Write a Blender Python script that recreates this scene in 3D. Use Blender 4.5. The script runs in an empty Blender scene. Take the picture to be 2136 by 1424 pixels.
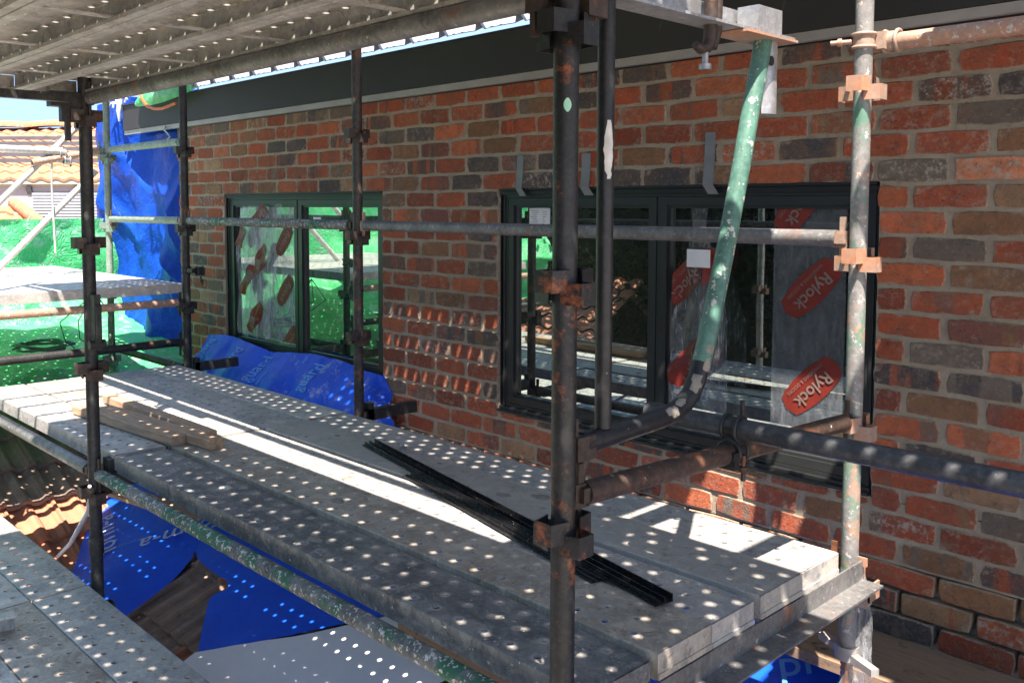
import bpy, math, random
from mathutils import Vector, Matrix, noise
random.seed(7)
S = bpy.context.scene
COL = S.collection
R = math.radians

# ------------------------------------------------------------------ camera
cd = bpy.data.cameras.new('camera'); cam = bpy.data.objects.new('camera', cd); COL.objects.link(cam)
yaw, pit = -0.823092, 0.0647532
fwd = Vector((math.sin(yaw)*math.cos(pit), math.cos(yaw)*math.cos(pit), -math.sin(pit)))
rgt = Vector((math.cos(yaw), -math.sin(yaw), 0)); up = rgt.cross(fwd)
cam.matrix_world = Matrix(((rgt.x, up.x, -fwd.x, 3.98248), (rgt.y, up.y, -fwd.y, -3.14874), (rgt.z, up.z, -fwd.z, -0.07195), (0, 0, 0, 1)))
cd.sensor_width = 36; cd.lens = 1911.03/2136*36
cd.shift_x = (1068-968.71)/2136; cd.shift_y = (552.28-712)/2136
cd.clip_start = .05; cd.clip_end = 500
S.camera = cam
# ------------------------------------------------------------------ light
SUNV = Vector((.35, -.33, 1.0))                      # towards the sun
w = bpy.data.worlds.new('World'); S.world = w; w.use_nodes = True
nt = w.node_tree; nt.nodes.clear()
sky = nt.nodes.new('ShaderNodeTexSky'); sky.sky_type = 'NISHITA'; sky.sun_disc = False
sky.sun_elevation = math.atan2(1, math.hypot(.35, .33)); sky.sun_rotation = math.atan2(.35, -.33)
sky.air_density = .9; sky.dust_density = .9; sky.ozone_density = .7; sky.altitude = 300
bg = nt.nodes.new('ShaderNodeBackground'); bg.inputs[1].default_value = .15
wo = nt.nodes.new('ShaderNodeOutputWorld')
vm = nt.nodes.new('ShaderNodeVectorMath'); vm.operation = 'MINIMUM'; vm.inputs[1].default_value = (.62, 1.05, 1.75)   # keeps the horizon from burning out
nt.links.new(sky.outputs[0], vm.inputs[0]); nt.links.new(vm.outputs[0], bg.inputs[0]); nt.links.new(bg.outputs[0], wo.inputs[0])
sd = bpy.data.lights.new('sun', 'SUN'); sd.energy = 2.55; sd.angle = R(.53); sd.color = (1, .975, .93)
so = bpy.data.objects.new('sun', sd); COL.objects.link(so)
so.rotation_euler = SUNV.to_track_quat('Z', 'Y').to_euler(); so.location = (3, -4, 9)
S.view_settings.view_transform = 'Standard'; S.view_settings.look = 'None'
S.view_settings.exposure = 2.72; S.view_settings.gamma = 1; S.view_settings.use_curve_mapping = False
S.view_settings.use_white_balance = True; S.view_settings.white_balance_temperature = 7300; S.view_settings.white_balance_tint = 18
S.cycles.max_bounces = 8; S.cycles.diffuse_bounces = 5; S.cycles.glossy_bounces = 4
S.cycles.transparent_max_bounces = 12; S.cycles.sample_clamp_indirect = 6

# ------------------------------------------------------------------ mesh helpers
class MB:
    def __init__(s): s.v = []; s.f = []; s.sm = []; s.mi = []; s.att = {}
    def add(s, vs, fs, smooth=False, mi=0):
        o = len(s.v); s.v += [tuple(p) for p in vs]
        for f in fs: s.f.append([i+o for i in f]); s.sm.append(smooth); s.mi.append(mi)
        return o
    def box(s, a, b, mi=0, M=None):
        x0, y0, z0 = a; x1, y1, z1 = b
        vs = [Vector(p) for p in ((x0,y0,z0),(x1,y0,z0),(x1,y1,z0),(x0,y1,z0),(x0,y0,z1),(x1,y0,z1),(x1,y1,z1),(x0,y1,z1))]
        if M: vs = [M @ p for p in vs]
        s.add(vs, [(0,3,2,1),(4,5,6,7),(0,1,5,4),(1,2,6,5),(2,3,7,6),(3,0,4,7)], mi=mi)
    def path(s, pts, r, n=14, caps=True, hollow=0, mi=0):
        pts = [Vector(p) for p in pts]; m = len(pts); rings = []
        rr = r if isinstance(r, (list, tuple)) else [r]*m
        d = (pts[1]-pts[0]).normalized(); a = d.orthogonal().normalized()
        for i, p in enumerate(pts):
            if i == 0: t = pts[1]-pts[0]
            elif i == m-1: t = pts[-1]-pts[-2]
            else: t = (pts[i+1]-p).normalized()+(p-pts[i-1]).normalized()
            t.normalize(); a = (a-t*a.dot(t)).normalized(); b = t.cross(a)
            rings.append([p+a*math.cos(2*math.pi*k/n)*rr[i]+b*math.sin(2*math.pi*k/n)*rr[i] for k in range(n)])
        vs = [q for g in rings for q in g]
        fs = [(i*n+k, i*n+(k+1) % n, (i+1)*n+(k+1) % n, (i+1)*n+k) for i in range(m-1) for k in range(n)]
        s.add(vs, fs, True, mi)
        if hollow:
            for e, c in ((0, pts[0]), (m-1, pts[-1])):
                dr = (pts[1]-pts[0]) if e == 0 else (pts[-2]-pts[-1]); dr.normalize()
                o = rings[e]; inn = [c+(q-c)*hollow for q in o]; deep = [q+dr*r*3 for q in inn]
                s.add(o+inn+deep, [(k, (k+1) % n, n+(k+1) % n, n+k) for k in range(n)]+[(n+k, n+(k+1) % n, 2*n+(k+1) % n, 2*n+k) for k in range(n)]+[tuple(2*n+k for k in range(n))])
        elif caps:
            s.add(rings[0], [tuple(reversed(range(n)))], mi=mi); s.add(rings[-1], [tuple(range(n))], mi=mi)
    def grid(s, fn, nu, nv, smooth=True, mi=0):
        vs = [fn(i/nu, j/nv) for j in range(nv+1) for i in range(nu+1)]
        s.add(vs, [(j*(nu+1)+i, j*(nu+1)+i+1, (j+1)*(nu+1)+i+1, (j+1)*(nu+1)+i) for j in range(nv) for i in range(nu)], smooth, mi)
    def mesh(s, name, mats):
        me = bpy.data.meshes.new(name); me.from_pydata(s.v, [], s.f)
        for m in (mats if isinstance(mats, (list, tuple)) else [mats]): me.materials.append(m)
        me.polygons.foreach_set('use_smooth', s.sm); me.polygons.foreach_set('material_index', s.mi)
        for k, vals in s.att.items():
            a = me.attributes.new(k, 'FLOAT_COLOR', 'POINT'); a.data.foreach_set('color', [c for v in vals for c in v])
        me.update(); return me
def link(name, data, parent=None, loc=(0,0,0), rz=0, rot=None):
    o = bpy.data.objects.new(name, data); COL.objects.link(o); o.location = loc
    o.rotation_euler = rot if rot else (0, 0, rz)
    if parent: o.parent = parent
    return o
def part(name, mb, mat, parent, loc=(0,0,0)): return link(name, mb.mesh(name, mat), parent, loc)
def thing(name, label, cat, loc=(0,0,0), rz=0, group=None, rot=None):
    o = link(name, None, None, loc, rz, rot); o.empty_display_size = .1
    return tag(o, label, cat, group)
def tag(o, label, cat, group=None):
    o['label'] = label; o['category'] = cat
    if group: o['group'] = group
    return o
def solo(name, mb, mat, label, cat, group=None, loc=(0,0,0), rz=0):
    return tag(link(name, mb.mesh(name, mat), None, loc, rz), label, cat, group)
def struct(name, mb, mat):
    o = link(name, mb.mesh(name, mat)); o['kind'] = 'structure'; return o

# ------------------------------------------------------------------ materials
class NT:
    def __init__(s, name):
        s.m = bpy.data.materials.new(name); s.m.use_nodes = True; s.t = s.m.node_tree; s.t.nodes.clear()
        s.out = s.n('ShaderNodeOutputMaterial'); s.p = s.n('ShaderNodeBsdfPrincipled'); s.l(s.p.outputs[0], s.out.inputs[0])
        s.pos = s.n('ShaderNodeNewGeometry').outputs['Position']
    def n(s, t): return s.t.nodes.new(t)
    def l(s, a, b): s.t.links.new(a, b)
    def set(s, node, k, v):
        i = node.inputs[k]
        if hasattr(v, 'is_output') or isinstance(v, bpy.types.NodeSocket): s.l(v, i)
        else: i.default_value = (*v, 1) if isinstance(v, tuple) and len(v) == 3 and i.type == 'RGBA' else v
    def noise(s, scale, detail=5, rough=.6, vec=None, stretch=None, dist=0, off=0):
        n = s.n('ShaderNodeTexNoise'); v = vec or s.pos
        if stretch or off:
            mp = s.n('ShaderNodeMapping'); s.l(v, mp.inputs[0]); mp.inputs['Scale'].default_value = stretch or (1,1,1); mp.inputs['Location'].default_value = (off, off*.7, off*.3); v = mp.outputs[0]
        s.l(v, n.inputs['Vector']); n.inputs['Scale'].default_value = scale; n.inputs['Detail'].default_value = detail; n.inputs['Roughness'].default_value = rough; n.inputs['Distortion'].default_value = dist
        return n.outputs['Fac']
    def ramp(s, fac, lo, hi, a=0., b=1.):
        n = s.n('ShaderNodeMapRange'); s.l(fac, n.inputs[0]); n.inputs[1].default_value = lo; n.inputs[2].default_value = hi; n.inputs[3].default_value = a; n.inputs[4].default_value = b
        return n.outputs[0]
    def mix(s, fac, a, b, mode='MIX'):
        n = s.n('ShaderNodeMix'); n.data_type = 'RGBA'; n.blend_type = mode
        s.set(n, 0, fac); s.set(n, 6, a); s.set(n, 7, b); return n.outputs[2]
    def math(s, op, a, b=0.):
        n = s.n('ShaderNodeMath'); n.operation = op; s.set(n, 0, a); s.set(n, 1, b); return n.outputs[0]
    def attr(s, name):
        n = s.n('ShaderNodeAttribute'); n.attribute_name = name; return n.outputs['Color']
    def bump(s, h, strength=.3, dist=.01):
        b = s.n('ShaderNodeBump'); s.l(h, b.inputs['Height']); b.inputs['Strength'].default_value = strength; b.inputs['Distance'].default_value = dist
        s.l(b.outputs[0], s.p.inputs['Normal'])
    def done(s, col, rough=.5, metal=0., spec=None):
        s.set(s.p, 'Base Color', col); s.set(s.p, 'Roughness', rough); s.set(s.p, 'Metallic', metal)
        if spec is not None: s.p.inputs['Specular IOR Level'].default_value = spec
        return s.m
def plain(name, col, rough=.6, metal=0., spec=None, var=.12, scale=6):
    t = NT(name); n = t.noise(scale, 6, .65)
    c = t.mix(t.ramp(n, .3, .7), tuple(max(0, x*(1-var*2)) for x in col), tuple(min(1, x*(1+var)) for x in col))
    t.bump(t.noise(scale*12, 4), .12, .004); return t.done(c, rough, metal, spec)
def metal(name, base, c2=None, a2=.5, rust=0., paint=None, pa=0., spat=0., metallic=.35, rough=.5, sc=9., off=0., rc=(.19,.07,.03)):
    t = NT(name)
    c = t.mix(t.ramp(t.noise(sc, 7, .7, off=off), .35, .65), base, c2 or tuple(x*.6 for x in base))
    c = t.mix(t.ramp(t.noise(sc*7, 5, .7, off=off+3), .45, .75, 0, .5), c, tuple(min(1, x*1.7+.03) for x in base))
    if pa: c = t.mix(t.ramp(t.noise(sc*.55, 8, .72, off=off+9, stretch=(1,1,.45)), 1-pa-.03, 1-pa+.03), c, paint)
    if rust:
        rm = t.ramp(t.noise(sc*.8, 9, .75, off=off+17), 1-rust-.07, 1-rust+.05)
        c = t.mix(rm, c, t.mix(t.noise(sc*6, 4, off=off+2), rc, tuple(min(1, x*2.1) for x in rc)))
    if spat: c = t.mix(t.ramp(t.noise(sc*5, 3, .8, off=off+31), 1-spat-.02, 1-spat+.02), c, (.5,.48,.44))
    t.bump(t.noise(sc*9, 6, .7, off=off), .35, .003)
    return t.done(c, t.ramp(t.noise(sc*2, 4, off=off), .3, .7, rough-.1, rough+.15), metallic)

M = {}
M['grey_tube'] = metal('grey_galvanised_tube', (.20,.20,.195), (.09,.092,.09), rust=.35, spat=.33, metallic=.35, off=1)
M['crust_tube'] = metal('mortar_crusted_tube', (.16,.165,.16), (.055,.06,.058), paint=(.02,.11,.065), pa=.48, spat=.42, metallic=.25, rough=.6, sc=11, off=4)
M['dark_tube'] = metal('dark_worn_tube', (.040,.041,.040), (.018,.019,.019), rust=.33, spat=.27, metallic=.3, off=8)
M['brown_tube'] = metal('brown_worn_tube', (.060,.052,.046), (.028,.026,.025), rust=.38, spat=.3, metallic=.3, off=12)
M['black_rust'] = metal('black_paint_with_rust', (.014,.016,.017), (.008,.009,.010), rust=.37, spat=.24, metallic=.1, rough=.42, sc=14, off=21, rc=(.22,.06,.02))
M['black_tube'] = metal('black_paint', (.014,.016,.018), (.009,.010,.012), spat=.27, metallic=.1, rough=.38, sc=8, off=26)
M['green_tube'] = metal('worn_green_paint', (.20,.27,.225), (.12,.18,.15), rust=.33, spat=.36, metallic=.1, off=33)
M['green_rust'] = metal('green_grey_rusty_tube', (.25,.25,.235), (.15,.155,.15), paint=(.10,.23,.165), pa=.46, rust=.40, spat=.38, metallic=.15, sc=8, off=41, rc=(.35,.16,.09))
M['slate_tube'] = metal('dull_dark_galvanised_tube', (.075,.082,.088), (.035,.038,.042), spat=.27, metallic=.35, rough=.45, off=83)
M['dkgreen'] = metal('dark_green_paint', (.075,.19,.145), (.045,.12,.092), spat=.38, metallic=.05, rough=.38, sc=7, off=47)
M['rust_tube'] = metal('rusty_tube', (.075,.045,.032), (.035,.025,.021), rust=.42, spat=.3, metallic=.2, off=52)
M['orange_tube'] = metal('orange_surface_rust_tube', (.42,.24,.15), (.28,.20,.16), rust=.40, spat=.40, metallic=.1, off=57, rc=(.30,.15,.09))
M['rust'] = metal('brown_rust', (.055,.036,.027), (.030,.022,.019), rust=.38, metallic=.2, off=61)
M['orust'] = metal('orange_rust', (.34,.24,.18), (.30,.22,.18), rust=.45, spat=.33, metallic=.1, off=64, rc=(.30,.145,.085))
M['zinc'] = metal('zinc_plate', (.42,.43,.43), (.24,.25,.26), rust=.33, metallic=.6, rough=.42, off=67)
M['white_tube'] = metal('pale_galvanised_tube', (.50,.50,.48), (.36,.36,.35), metallic=.2, off=70)
M['inner'] = plain('tube_inside', (.015,.014,.013), .8)

def plank_mat(name, a, b, brown=.35, off=0., dark=.5):
    t = NT(name)
    c = t.mix(t.ramp(t.noise(3.5, 8, .72, off=off, dist=.4), dark-.12, dark+.12), a, b)
    c = t.mix(t.ramp(t.noise(7, 7, .7, off=off+7), 1-brown-.1, 1-brown+.15, 0, .7), c, (.23,.175,.12))
    wm_ = tuple(x*k for x, k in zip(a, (1.35,1.3,1.2))); dk_ = tuple(x*.5 for x in b)
    c = t.mix(t.ramp(t.noise(13, 8, .78, off=off+13, dist=.8), .50, .60, 0, .65), c, wm_)
    c = t.mix(t.ramp(t.noise(17, 8, .8, off=off+21, dist=.5), .54, .63, 0, .75), c, dk_)
    c = t.mix(t.ramp(t.noise(55, 5, .8, off=off+3), .50, .66, 0, .55), c, wm_)
    c = t.mix(t.ramp(t.noise(34, 6, .85, off=off+5), .60, .68, 0, .8), c, dk_)
    c = t.mix(t.ramp(t.noise(70, 2, .5, off=off+11), .70, .74), c, (.6,.57,.52))
    wear = t.n('ShaderNodeAttribute'); wear.attribute_name = 'wear'
    c = t.mix(t.ramp(t.math('ADD', wear.outputs['Fac'], t.math('MULTIPLY', t.noise(60, 3), .35)), .62, .95, 0, .65), c, (.42,.40,.36))
    t.bump(t.noise(40, 7, .7, off=off), .4, .003)
    return t.done(c, t.ramp(t.noise(9, 4, off=off), .3, .7, .42, .62), .22)
M['plank'] = plank_mat('galvanised_plank', (.47,.455,.42), (.28,.285,.285))
M['plank_dark'] = plank_mat('dark_stained_plank', (.24,.24,.23), (.095,.10,.105), .3, 5, .46)
M['plank_brown'] = plank_mat('brown_stained_plank', (.43,.395,.34), (.29,.265,.23), .48, 9)
M['plank_light'] = plank_mat('pale_galvanised_plank', (.52,.50,.46), (.38,.375,.36), .25, 14)
M['plank_cement'] = plank_mat('cement_grey_plank', (.40,.385,.35), (.35,.335,.305), .3, 19)
M['plank_rust'] = plank_mat('rust_speckled_plank', (.48,.455,.42), (.42,.36,.30), .52, 24)
M['under'] = plank_mat('plank_underside', (.42,.415,.40), (.29,.288,.282), .42, 29)

# bricks: colours come from two per-brick attributes
t = NT('recycled_brick'); bc = t.attr('tone'); b2 = t.attr('band')
rnd = t.n('ShaderNodeSeparateColor'); t.l(t.attr('seed'), rnd.inputs[0])
sx = t.n('ShaderNodeSeparateXYZ'); t.l(t.pos, sx.inputs[0])
bx = t.n('ShaderNodeCombineXYZ'); t.l(t.math('MULTIPLY', sx.outputs[0], 13.), bx.inputs[0]); t.l(t.math('MULTIPLY', sx.outputs[2], 1.6), bx.inputs[2]); t.l(t.math('MULTIPLY', rnd.outputs[0], 40.), bx.inputs[1])
bandn = t.noise(1.0, 3, .5, vec=bx.outputs[0], dist=.5)
thr = t.math('SUBTRACT', bandn, t.math('MULTIPLY', rnd.outputs[1], .55))
c = t.mix(t.ramp(thr, .24, .28), b2, bc)
c = t.mix(t.ramp(t.noise(15, 9, .8), .44, .60, 0, .75), c, t.mix(.62, bc, (.09,.065,.055)))
c = t.mix(t.ramp(t.noise(75, 6, .8), .52, .72, 0, .55), c, tuple((.42,.24,.17)))
c = t.mix(t.ramp(t.noise(42, 7, .85, off=5), .57, .63, 0, .85), c, (.05,.032,.025))
c = t.mix(t.ramp(t.noise(26, 9, .85, off=15), .57, .64, 0, .6), c, (.52,.34,.22))
wm = t.math('MULTIPLY', t.ramp(t.noise(30, 8, .8, off=11), .50, .60), rnd.outputs[2])
c = t.mix(wm, c, (.50,.44,.36))
ea = t.n('ShaderNodeAttribute'); ea.attribute_name = 'edge'
es = t.math('ADD', t.math('MULTIPLY', ea.outputs['Fac'], .62), t.math('MULTIPLY', t.noise(19, 9, .8, off=23), .9))
c = t.mix(t.ramp(es, .93, 1.05, 0, .9), c, (.45,.375,.28))
c = t.mix(t.ramp(t.noise(9, 9, .75, off=31), .42, .66, 0, .40), c, (.24,.14,.08))
h = t.math('ADD', t.noise(38, 9, .75), t.math('MULTIPLY', t.noise(130, 5, .8), .5))
t.bump(h, 1., .009); M['brick'] = t.done(c, .88, 0, .25)
t = NT('lime_mortar'); c = t.mix(t.ramp(t.noise(8, 8, .7), .35, .65), (.38,.315,.235), (.50,.42,.315))
c = t.mix(t.ramp(t.noise(34, 8, .85), .54, .66, 0, .6), c, (.20,.155,.11)); t.bump(t.noise(40, 9, .85), 1., .012); M['mortar'] = t.done(c, .95, 0, .15)

def cloth(name, c1, c2, trans=.3, rough=.38, white=0., weave=0., woff=0., crk=.3):
    t = NT(name)
    c = t.mix(t.ramp(t.noise(2.2, 7, .7), .35, .65), c1, c2)
    if white: c = t.mix(t.ramp(t.noise(9, 9, .78, off=woff), 1-white-.06, 1-white+.1, 0, .8), c, (.55,.6,.62))
    if weave:
        n1 = t.noise(150, 2, .5, stretch=(1,1,.1)); c = t.mix(t.ramp(n1, .4, .6, 0, weave), c, tuple(min(1, x*1.6) for x in c1))
    t.set(t.p, 'Base Color', c); t.p.inputs['Roughness'].default_value = rough; t.p.inputs['Specular IOR Level'].default_value = .28
    tr = t.n('ShaderNodeBsdfTranslucent'); t.l(c, tr.inputs[0])
    mx = t.n('ShaderNodeMixShader'); mx.inputs[0].default_value = trans
    t.l(t.p.outputs[0], mx.inputs[1]); t.l(tr.outputs[0], mx.inputs[2]); t.l(mx.outputs[0], t.out.inputs[0])
    v = t.n('ShaderNodeTexVoronoi'); v.feature = 'DISTANCE_TO_EDGE'; v.inputs['Scale'].default_value = 9
    wv = t.n('ShaderNodeVectorMath'); wv.operation = 'ADD'; t.l(t.pos, wv.inputs[0])
    nz = t.n('ShaderNodeTexNoise'); nz.inputs['Scale'].default_value = 4; t.l(t.pos, nz.inputs['Vector']); t.l(nz.outputs['Color'], wv.inputs[1]); t.l(wv.outputs[0], v.inputs['Vector'])
    hh = t.math('ADD', t.ramp(v.outputs['Distance'], 0, .12), t.noise(26, 7, .75))
    t.bump(hh, crk, .010); return t.m
M['blue'] = cloth('blue_tarpaulin', (.0,.045,.36), (.0,.075,.50), .14, .46, weave=.25, crk=.35)
M['sark'] = cloth('blue_sarking', (.0,.085,.72), (.0,.13,.88), .12, .42, weave=.12, crk=.10)
M['sark_dusty'] = cloth('dusty_blue_sarking', (.0,.075,.62), (.0,.11,.75), .10, .45, white=.40, woff=3, crk=.2)
M['green'] = cloth('green_tarpaulin', (.03,.46,.15), (.08,.60,.25), .20, .40, weave=.3, white=.44, woff=8, crk=.5)  # white blotches put crinkle highlights into the sheet's colour
M['cement'] = plain('dried_cement', (.26,.24,.20), .9, 0, None, .2, 60)
M['film_back'] = plain('grey_film_reverse', (.78,.78,.80), .5, 0, None, .05, 2)
M['alu'] = plain('charcoal_powder_coat', (.030,.034,.034), .38, .2, None, .05, 3)
M['lintel'] = plain('black_flashing', (.008,.008,.009), .5)
M['fascia'] = plain('dark_grey_fascia', (.028,.028,.027), .6, .1, None, .05, 2)
M['trim'] = plain('galvanised_trim', (.36,.34,.31), .5, .2, None, .08, 5)
M['roofwhite'] = plain('white_roof_sheet', (.30,.31,.33), .45, 0, None, .03, 3)
M['blackc'] = metal('black_aluminium_channel', (.010,.010,.011), (.006,.006,.007), spat=.30, metallic=.3, rough=.28, sc=14, off=77)
M['tape'] = plain('grey_duct_tape', (.22,.225,.23), .42, .25, None, .08, 12)
M['paper'] = plain('white_label', (.72,.73,.72), .6, 0, None, .03, 20)
M['ink'] = plain('grey_print', (.22,.22,.23), .6)
M['white'] = plain('off_white_paint', (.62,.62,.60), .5, 0, None, .1, 40)
M['greenpaint'] = plain('pale_green_paint_fleck', (.33,.70,.54), .5, 0, None, .05, 40)
M['orange'] = plain('orange_cord', (.75,.13,.03), .45)
M['rope'] = plain('pale_rope', (.45,.50,.46), .8)
M['cable'] = plain('green_grey_cable', (.12,.22,.17), .5)
M['print'] = plain('pale_blue_print', (.06,.30,.75), .5, 0, None, .04)
M['print_w'] = plain('white_print', (.42,.55,.80), .5, 0, None, .05)
M['flash'] = plain('grey_flashing', (.30,.32,.34), .4, .3)
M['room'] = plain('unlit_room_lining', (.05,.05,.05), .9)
t = NT('timber'); g = t.noise(5, 8, .65, stretch=(1.2,14,14), dist=.6)
c = t.mix(t.ramp(g, .42, .58), (.52,.34,.22), (.34,.215,.135)); c = t.mix(t.ramp(t.noise(3, 6), .45, .7, 0, .6), c, (.34,.27,.21)); t.bump(g, .3, .003); M['timber'] = t.done(c, .75, 0, .25)
t = NT('weathered_board'); g = t.noise(4, 9, .7, stretch=(1,12,12), dist=.8)
c = t.mix(t.ramp(g, .35, .65), (.32,.215,.135), (.21,.145,.10)); c = t.mix(t.ramp(t.noise(16, 7, .75), .58, .68), c, (.07,.05,.04)); t.bump(g, .4, .004); M['board'] = t.done(c, .85, 0, .2)
def tilemat(name, a, b, lich=.42, lc=(.33,.31,.27)):
    t = NT(name); c = t.mix(t.ramp(t.noise(5, 8, .7), .35, .65), a, b)
    v = t.n('ShaderNodeTexVoronoi'); v.inputs['Scale'].default_value = 13; t.l(t.pos, v.inputs['Vector'])
    ring = t.math('MULTIPLY', t.ramp(v.outputs['Distance'], .42, .30), t.ramp(t.noise(9, 8, .8), 1-lich-.06, 1-lich+.04))
    c = t.mix(ring, c, lc); c = t.mix(t.ramp(t.noise(40, 6, .8), .6, .7, 0, .6), c, (.03,.022,.018))
    t.bump(t.noise(30, 8, .75), .6, .008); return t.done(c, .85, 0, .25)
M['tile_dark'] = tilemat('mossy_brown_tile', (.36,.255,.19), (.21,.155,.125))
M['tile_orange'] = tilemat('terracotta_tile', (.50,.20,.11), (.36,.17,.11), .35, (.55,.42,.34))
M['tile_far'] = tilemat('far_orange_tile', (.44,.18,.09), (.36,.17,.10), .45, (.60,.45,.36))
M['panel'] = plain('dark_roof_panel', (.11,.11,.125), .5)
M['render'] = plain('mauve_render', (.46,.38,.39), .9, 0, None, .04, 1)
M['cream'] = plain('cream_render', (.50,.43,.34), .9, 0, None, .04, 1)
M['slat'] = plain('grey_shutter', (.33,.35,.38), .6)
M['leaf'] = plain('foliage', (.010,.016,.007), .85, 0, .1, .4, 1.2)
M['bark'] = plain('bark', (.09,.07,.05), .9)
M['ground'] = plain('bounce_ground', (.46,.40,.32), .95, 0, None, .25, 2)  # unseen ground, made pale to bounce light up onto wall and decks
M['under_roof'] = plain('dark_roof_underlay', (.035,.028,.024), .9)
# coated glass: dark, strongly mirroring
t = NT('coated_glass'); t.p.inputs['Base Color'].default_value = (.006,.010,.009,1); t.p.inputs['Roughness'].default_value = .3
gl = t.n('ShaderNodeBsdfGlossy'); gl.inputs['Roughness'].default_value = .012; gl.inputs['Color'].default_value = (.82,.95,.90,1)
fr = t.n('ShaderNodeFresnel'); fr.inputs['IOR'].default_value = 3.2
mx = t.n('ShaderNodeMixShader'); t.l(t.math('ADD', fr.outputs[0], .20), mx.inputs[0]); t.l(t.p.outputs[0], mx.inputs[1]); t.l(gl.outputs[0], mx.inputs[2]); t.l(mx.outputs[0], t.out.inputs[0])
b = t.n('ShaderNodeBump'); t.l(t.noise(1.3, 2, .5), b.inputs['Height']); b.inputs['Strength'].default_value = .05; b.inputs['Distance'].default_value = .02; t.l(b.outputs[0], gl.inputs['Normal']); M['glass'] = t.m
def film(name, col, alpha, rough=.25, wr=.6, streak=.35):
    t = NT(name); t.p.inputs['Base Color'].default_value = (*col, 1); t.p.inputs['Roughness'].default_value = rough
    tr = t.n('ShaderNodeBsdfTransparent'); mx = t.n('ShaderNodeMixShader')
    a = t.ramp(t.noise(11, 8, .75, stretch=(2.6,2.6,.45), dist=1.4), .46, .72, alpha, min(1, alpha+streak)); t.l(a, mx.inputs[0])
    t.l(tr.outputs[0], mx.inputs[1]); t.l(t.p.outputs[0], mx.inputs[2]); t.l(mx.outputs[0], t.out.inputs[0])
    t.bump(t.noise(14, 7, .7, stretch=(1.5,1.5,.7), dist=1.5), wr, .02); return t.m
M['film'] = film('clear_plastic_film', (.70,.74,.74), .10, .16, 1., .50)
M['film_crumple'] = film('crumpled_plastic_film', (.80,.86,.86), .14, .2, 1., .5)
M['film_haze'] = film('milky_plastic_film', (.30,.33,.35), .10, .35, .25, .22)
M['badge'] = plain('red_printed_badge', (.20,.020,.010), .55, 0, None, .15, 14)
M['badge_txt'] = plain('pale_badge_lettering', (.22,.15,.125), .5, 0, None, .1, 30)

# ------------------------------------------------------------------ text
def text_mesh(body, size, fn, bold=0.):
    cu = bpy.data.curves.new('lettering', 'FONT'); cu.body = body; cu.size = size; cu.align_x = 'CENTER'; cu.align_y = 'CENTER'; cu.resolution_u = 3; cu.offset = bold
    o = bpy.data.objects.new('lettering', cu); COL.objects.link(o)
    dg = bpy.context.evaluated_depsgraph_get(); me = bpy.data.meshes.new_from_object(o.evaluated_get(dg))
    bpy.data.objects.remove(o); bpy.data.curves.remove(cu)
    for v in me.vertices: v.co = fn(v.co.x, v.co.y)
    me.update(); return me
def lettering(name, body, size, fn, mat, parent, bold=0.):
    me = text_mesh(body, size, fn, bold); me.materials.clear(); me.materials.append(mat)
    me.name = name; return link(name, me, parent)

# ================================================================== GROUND, HOUSE
mb = MB(); mb.box((-120,-120,-5), (120,120,-4.6)); struct('ground', mb, M['ground'])

# ---- brick wall
wall = thing('brick_wall', 'recycled red, brown and charcoal brick wall with pale lime mortar around two dark windows', 'wall', (0,0,-1.6))
WX = [(-1.895,-.095), (.83,2.65)]; WZ = (-1.075,.010)
K = .24; RZ = .086
PAL = {'red': (.46,.092,.038), 'bright': (.60,.145,.058), 'deep': (.30,.058,.028), 'brown': (.29,.140,.068), 'tan': (.42,.24,.13), 'grey': (.075,.076,.078), 'plum': (.25,.090,.070), 'orange': (.78,.27,.13), 'ash': (.17,.145,.115), 'white': (.52,.50,.47)}
OV = {(0,11):'red',(0,12):'tan',(1,11):'bright',(1,12):'brown',(2,11):'ash',(2,12):'red',(3,11):'bright',(3,12):'brown',(4,11):'red',(4,12):'red',(5,11):'red',(5,12):'plum',(6,11):'ash',(6,12):'bright',
 (7,11):'grey',(7,12):'ash',(8,11):'brown',(8,12):'red',(9,11):'bright',(9,12):'bright',(10,12):'red',(11,11):'red',(11,12):'tan',(12,12):'ash',(-1,11):'ash',(-1,12):'orange',(-2,12):'brown',(-3,11):'red',(-3,12):'ash',(-4,12):'grey',
 (-5,11):'deep',(-5,12):'red',(-3,1):'grey',(-2,2):'grey',(-4,1):'bright',(0,2):'grey',(-1,2):'grey',(4,2):'ash',(6,1):'brown',(13,11):'red',(13,12):'deep',(14,11):'brown',(15,11):'red',(15,12):'brown',(16,12):'red',(17,12):'deep'}
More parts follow.
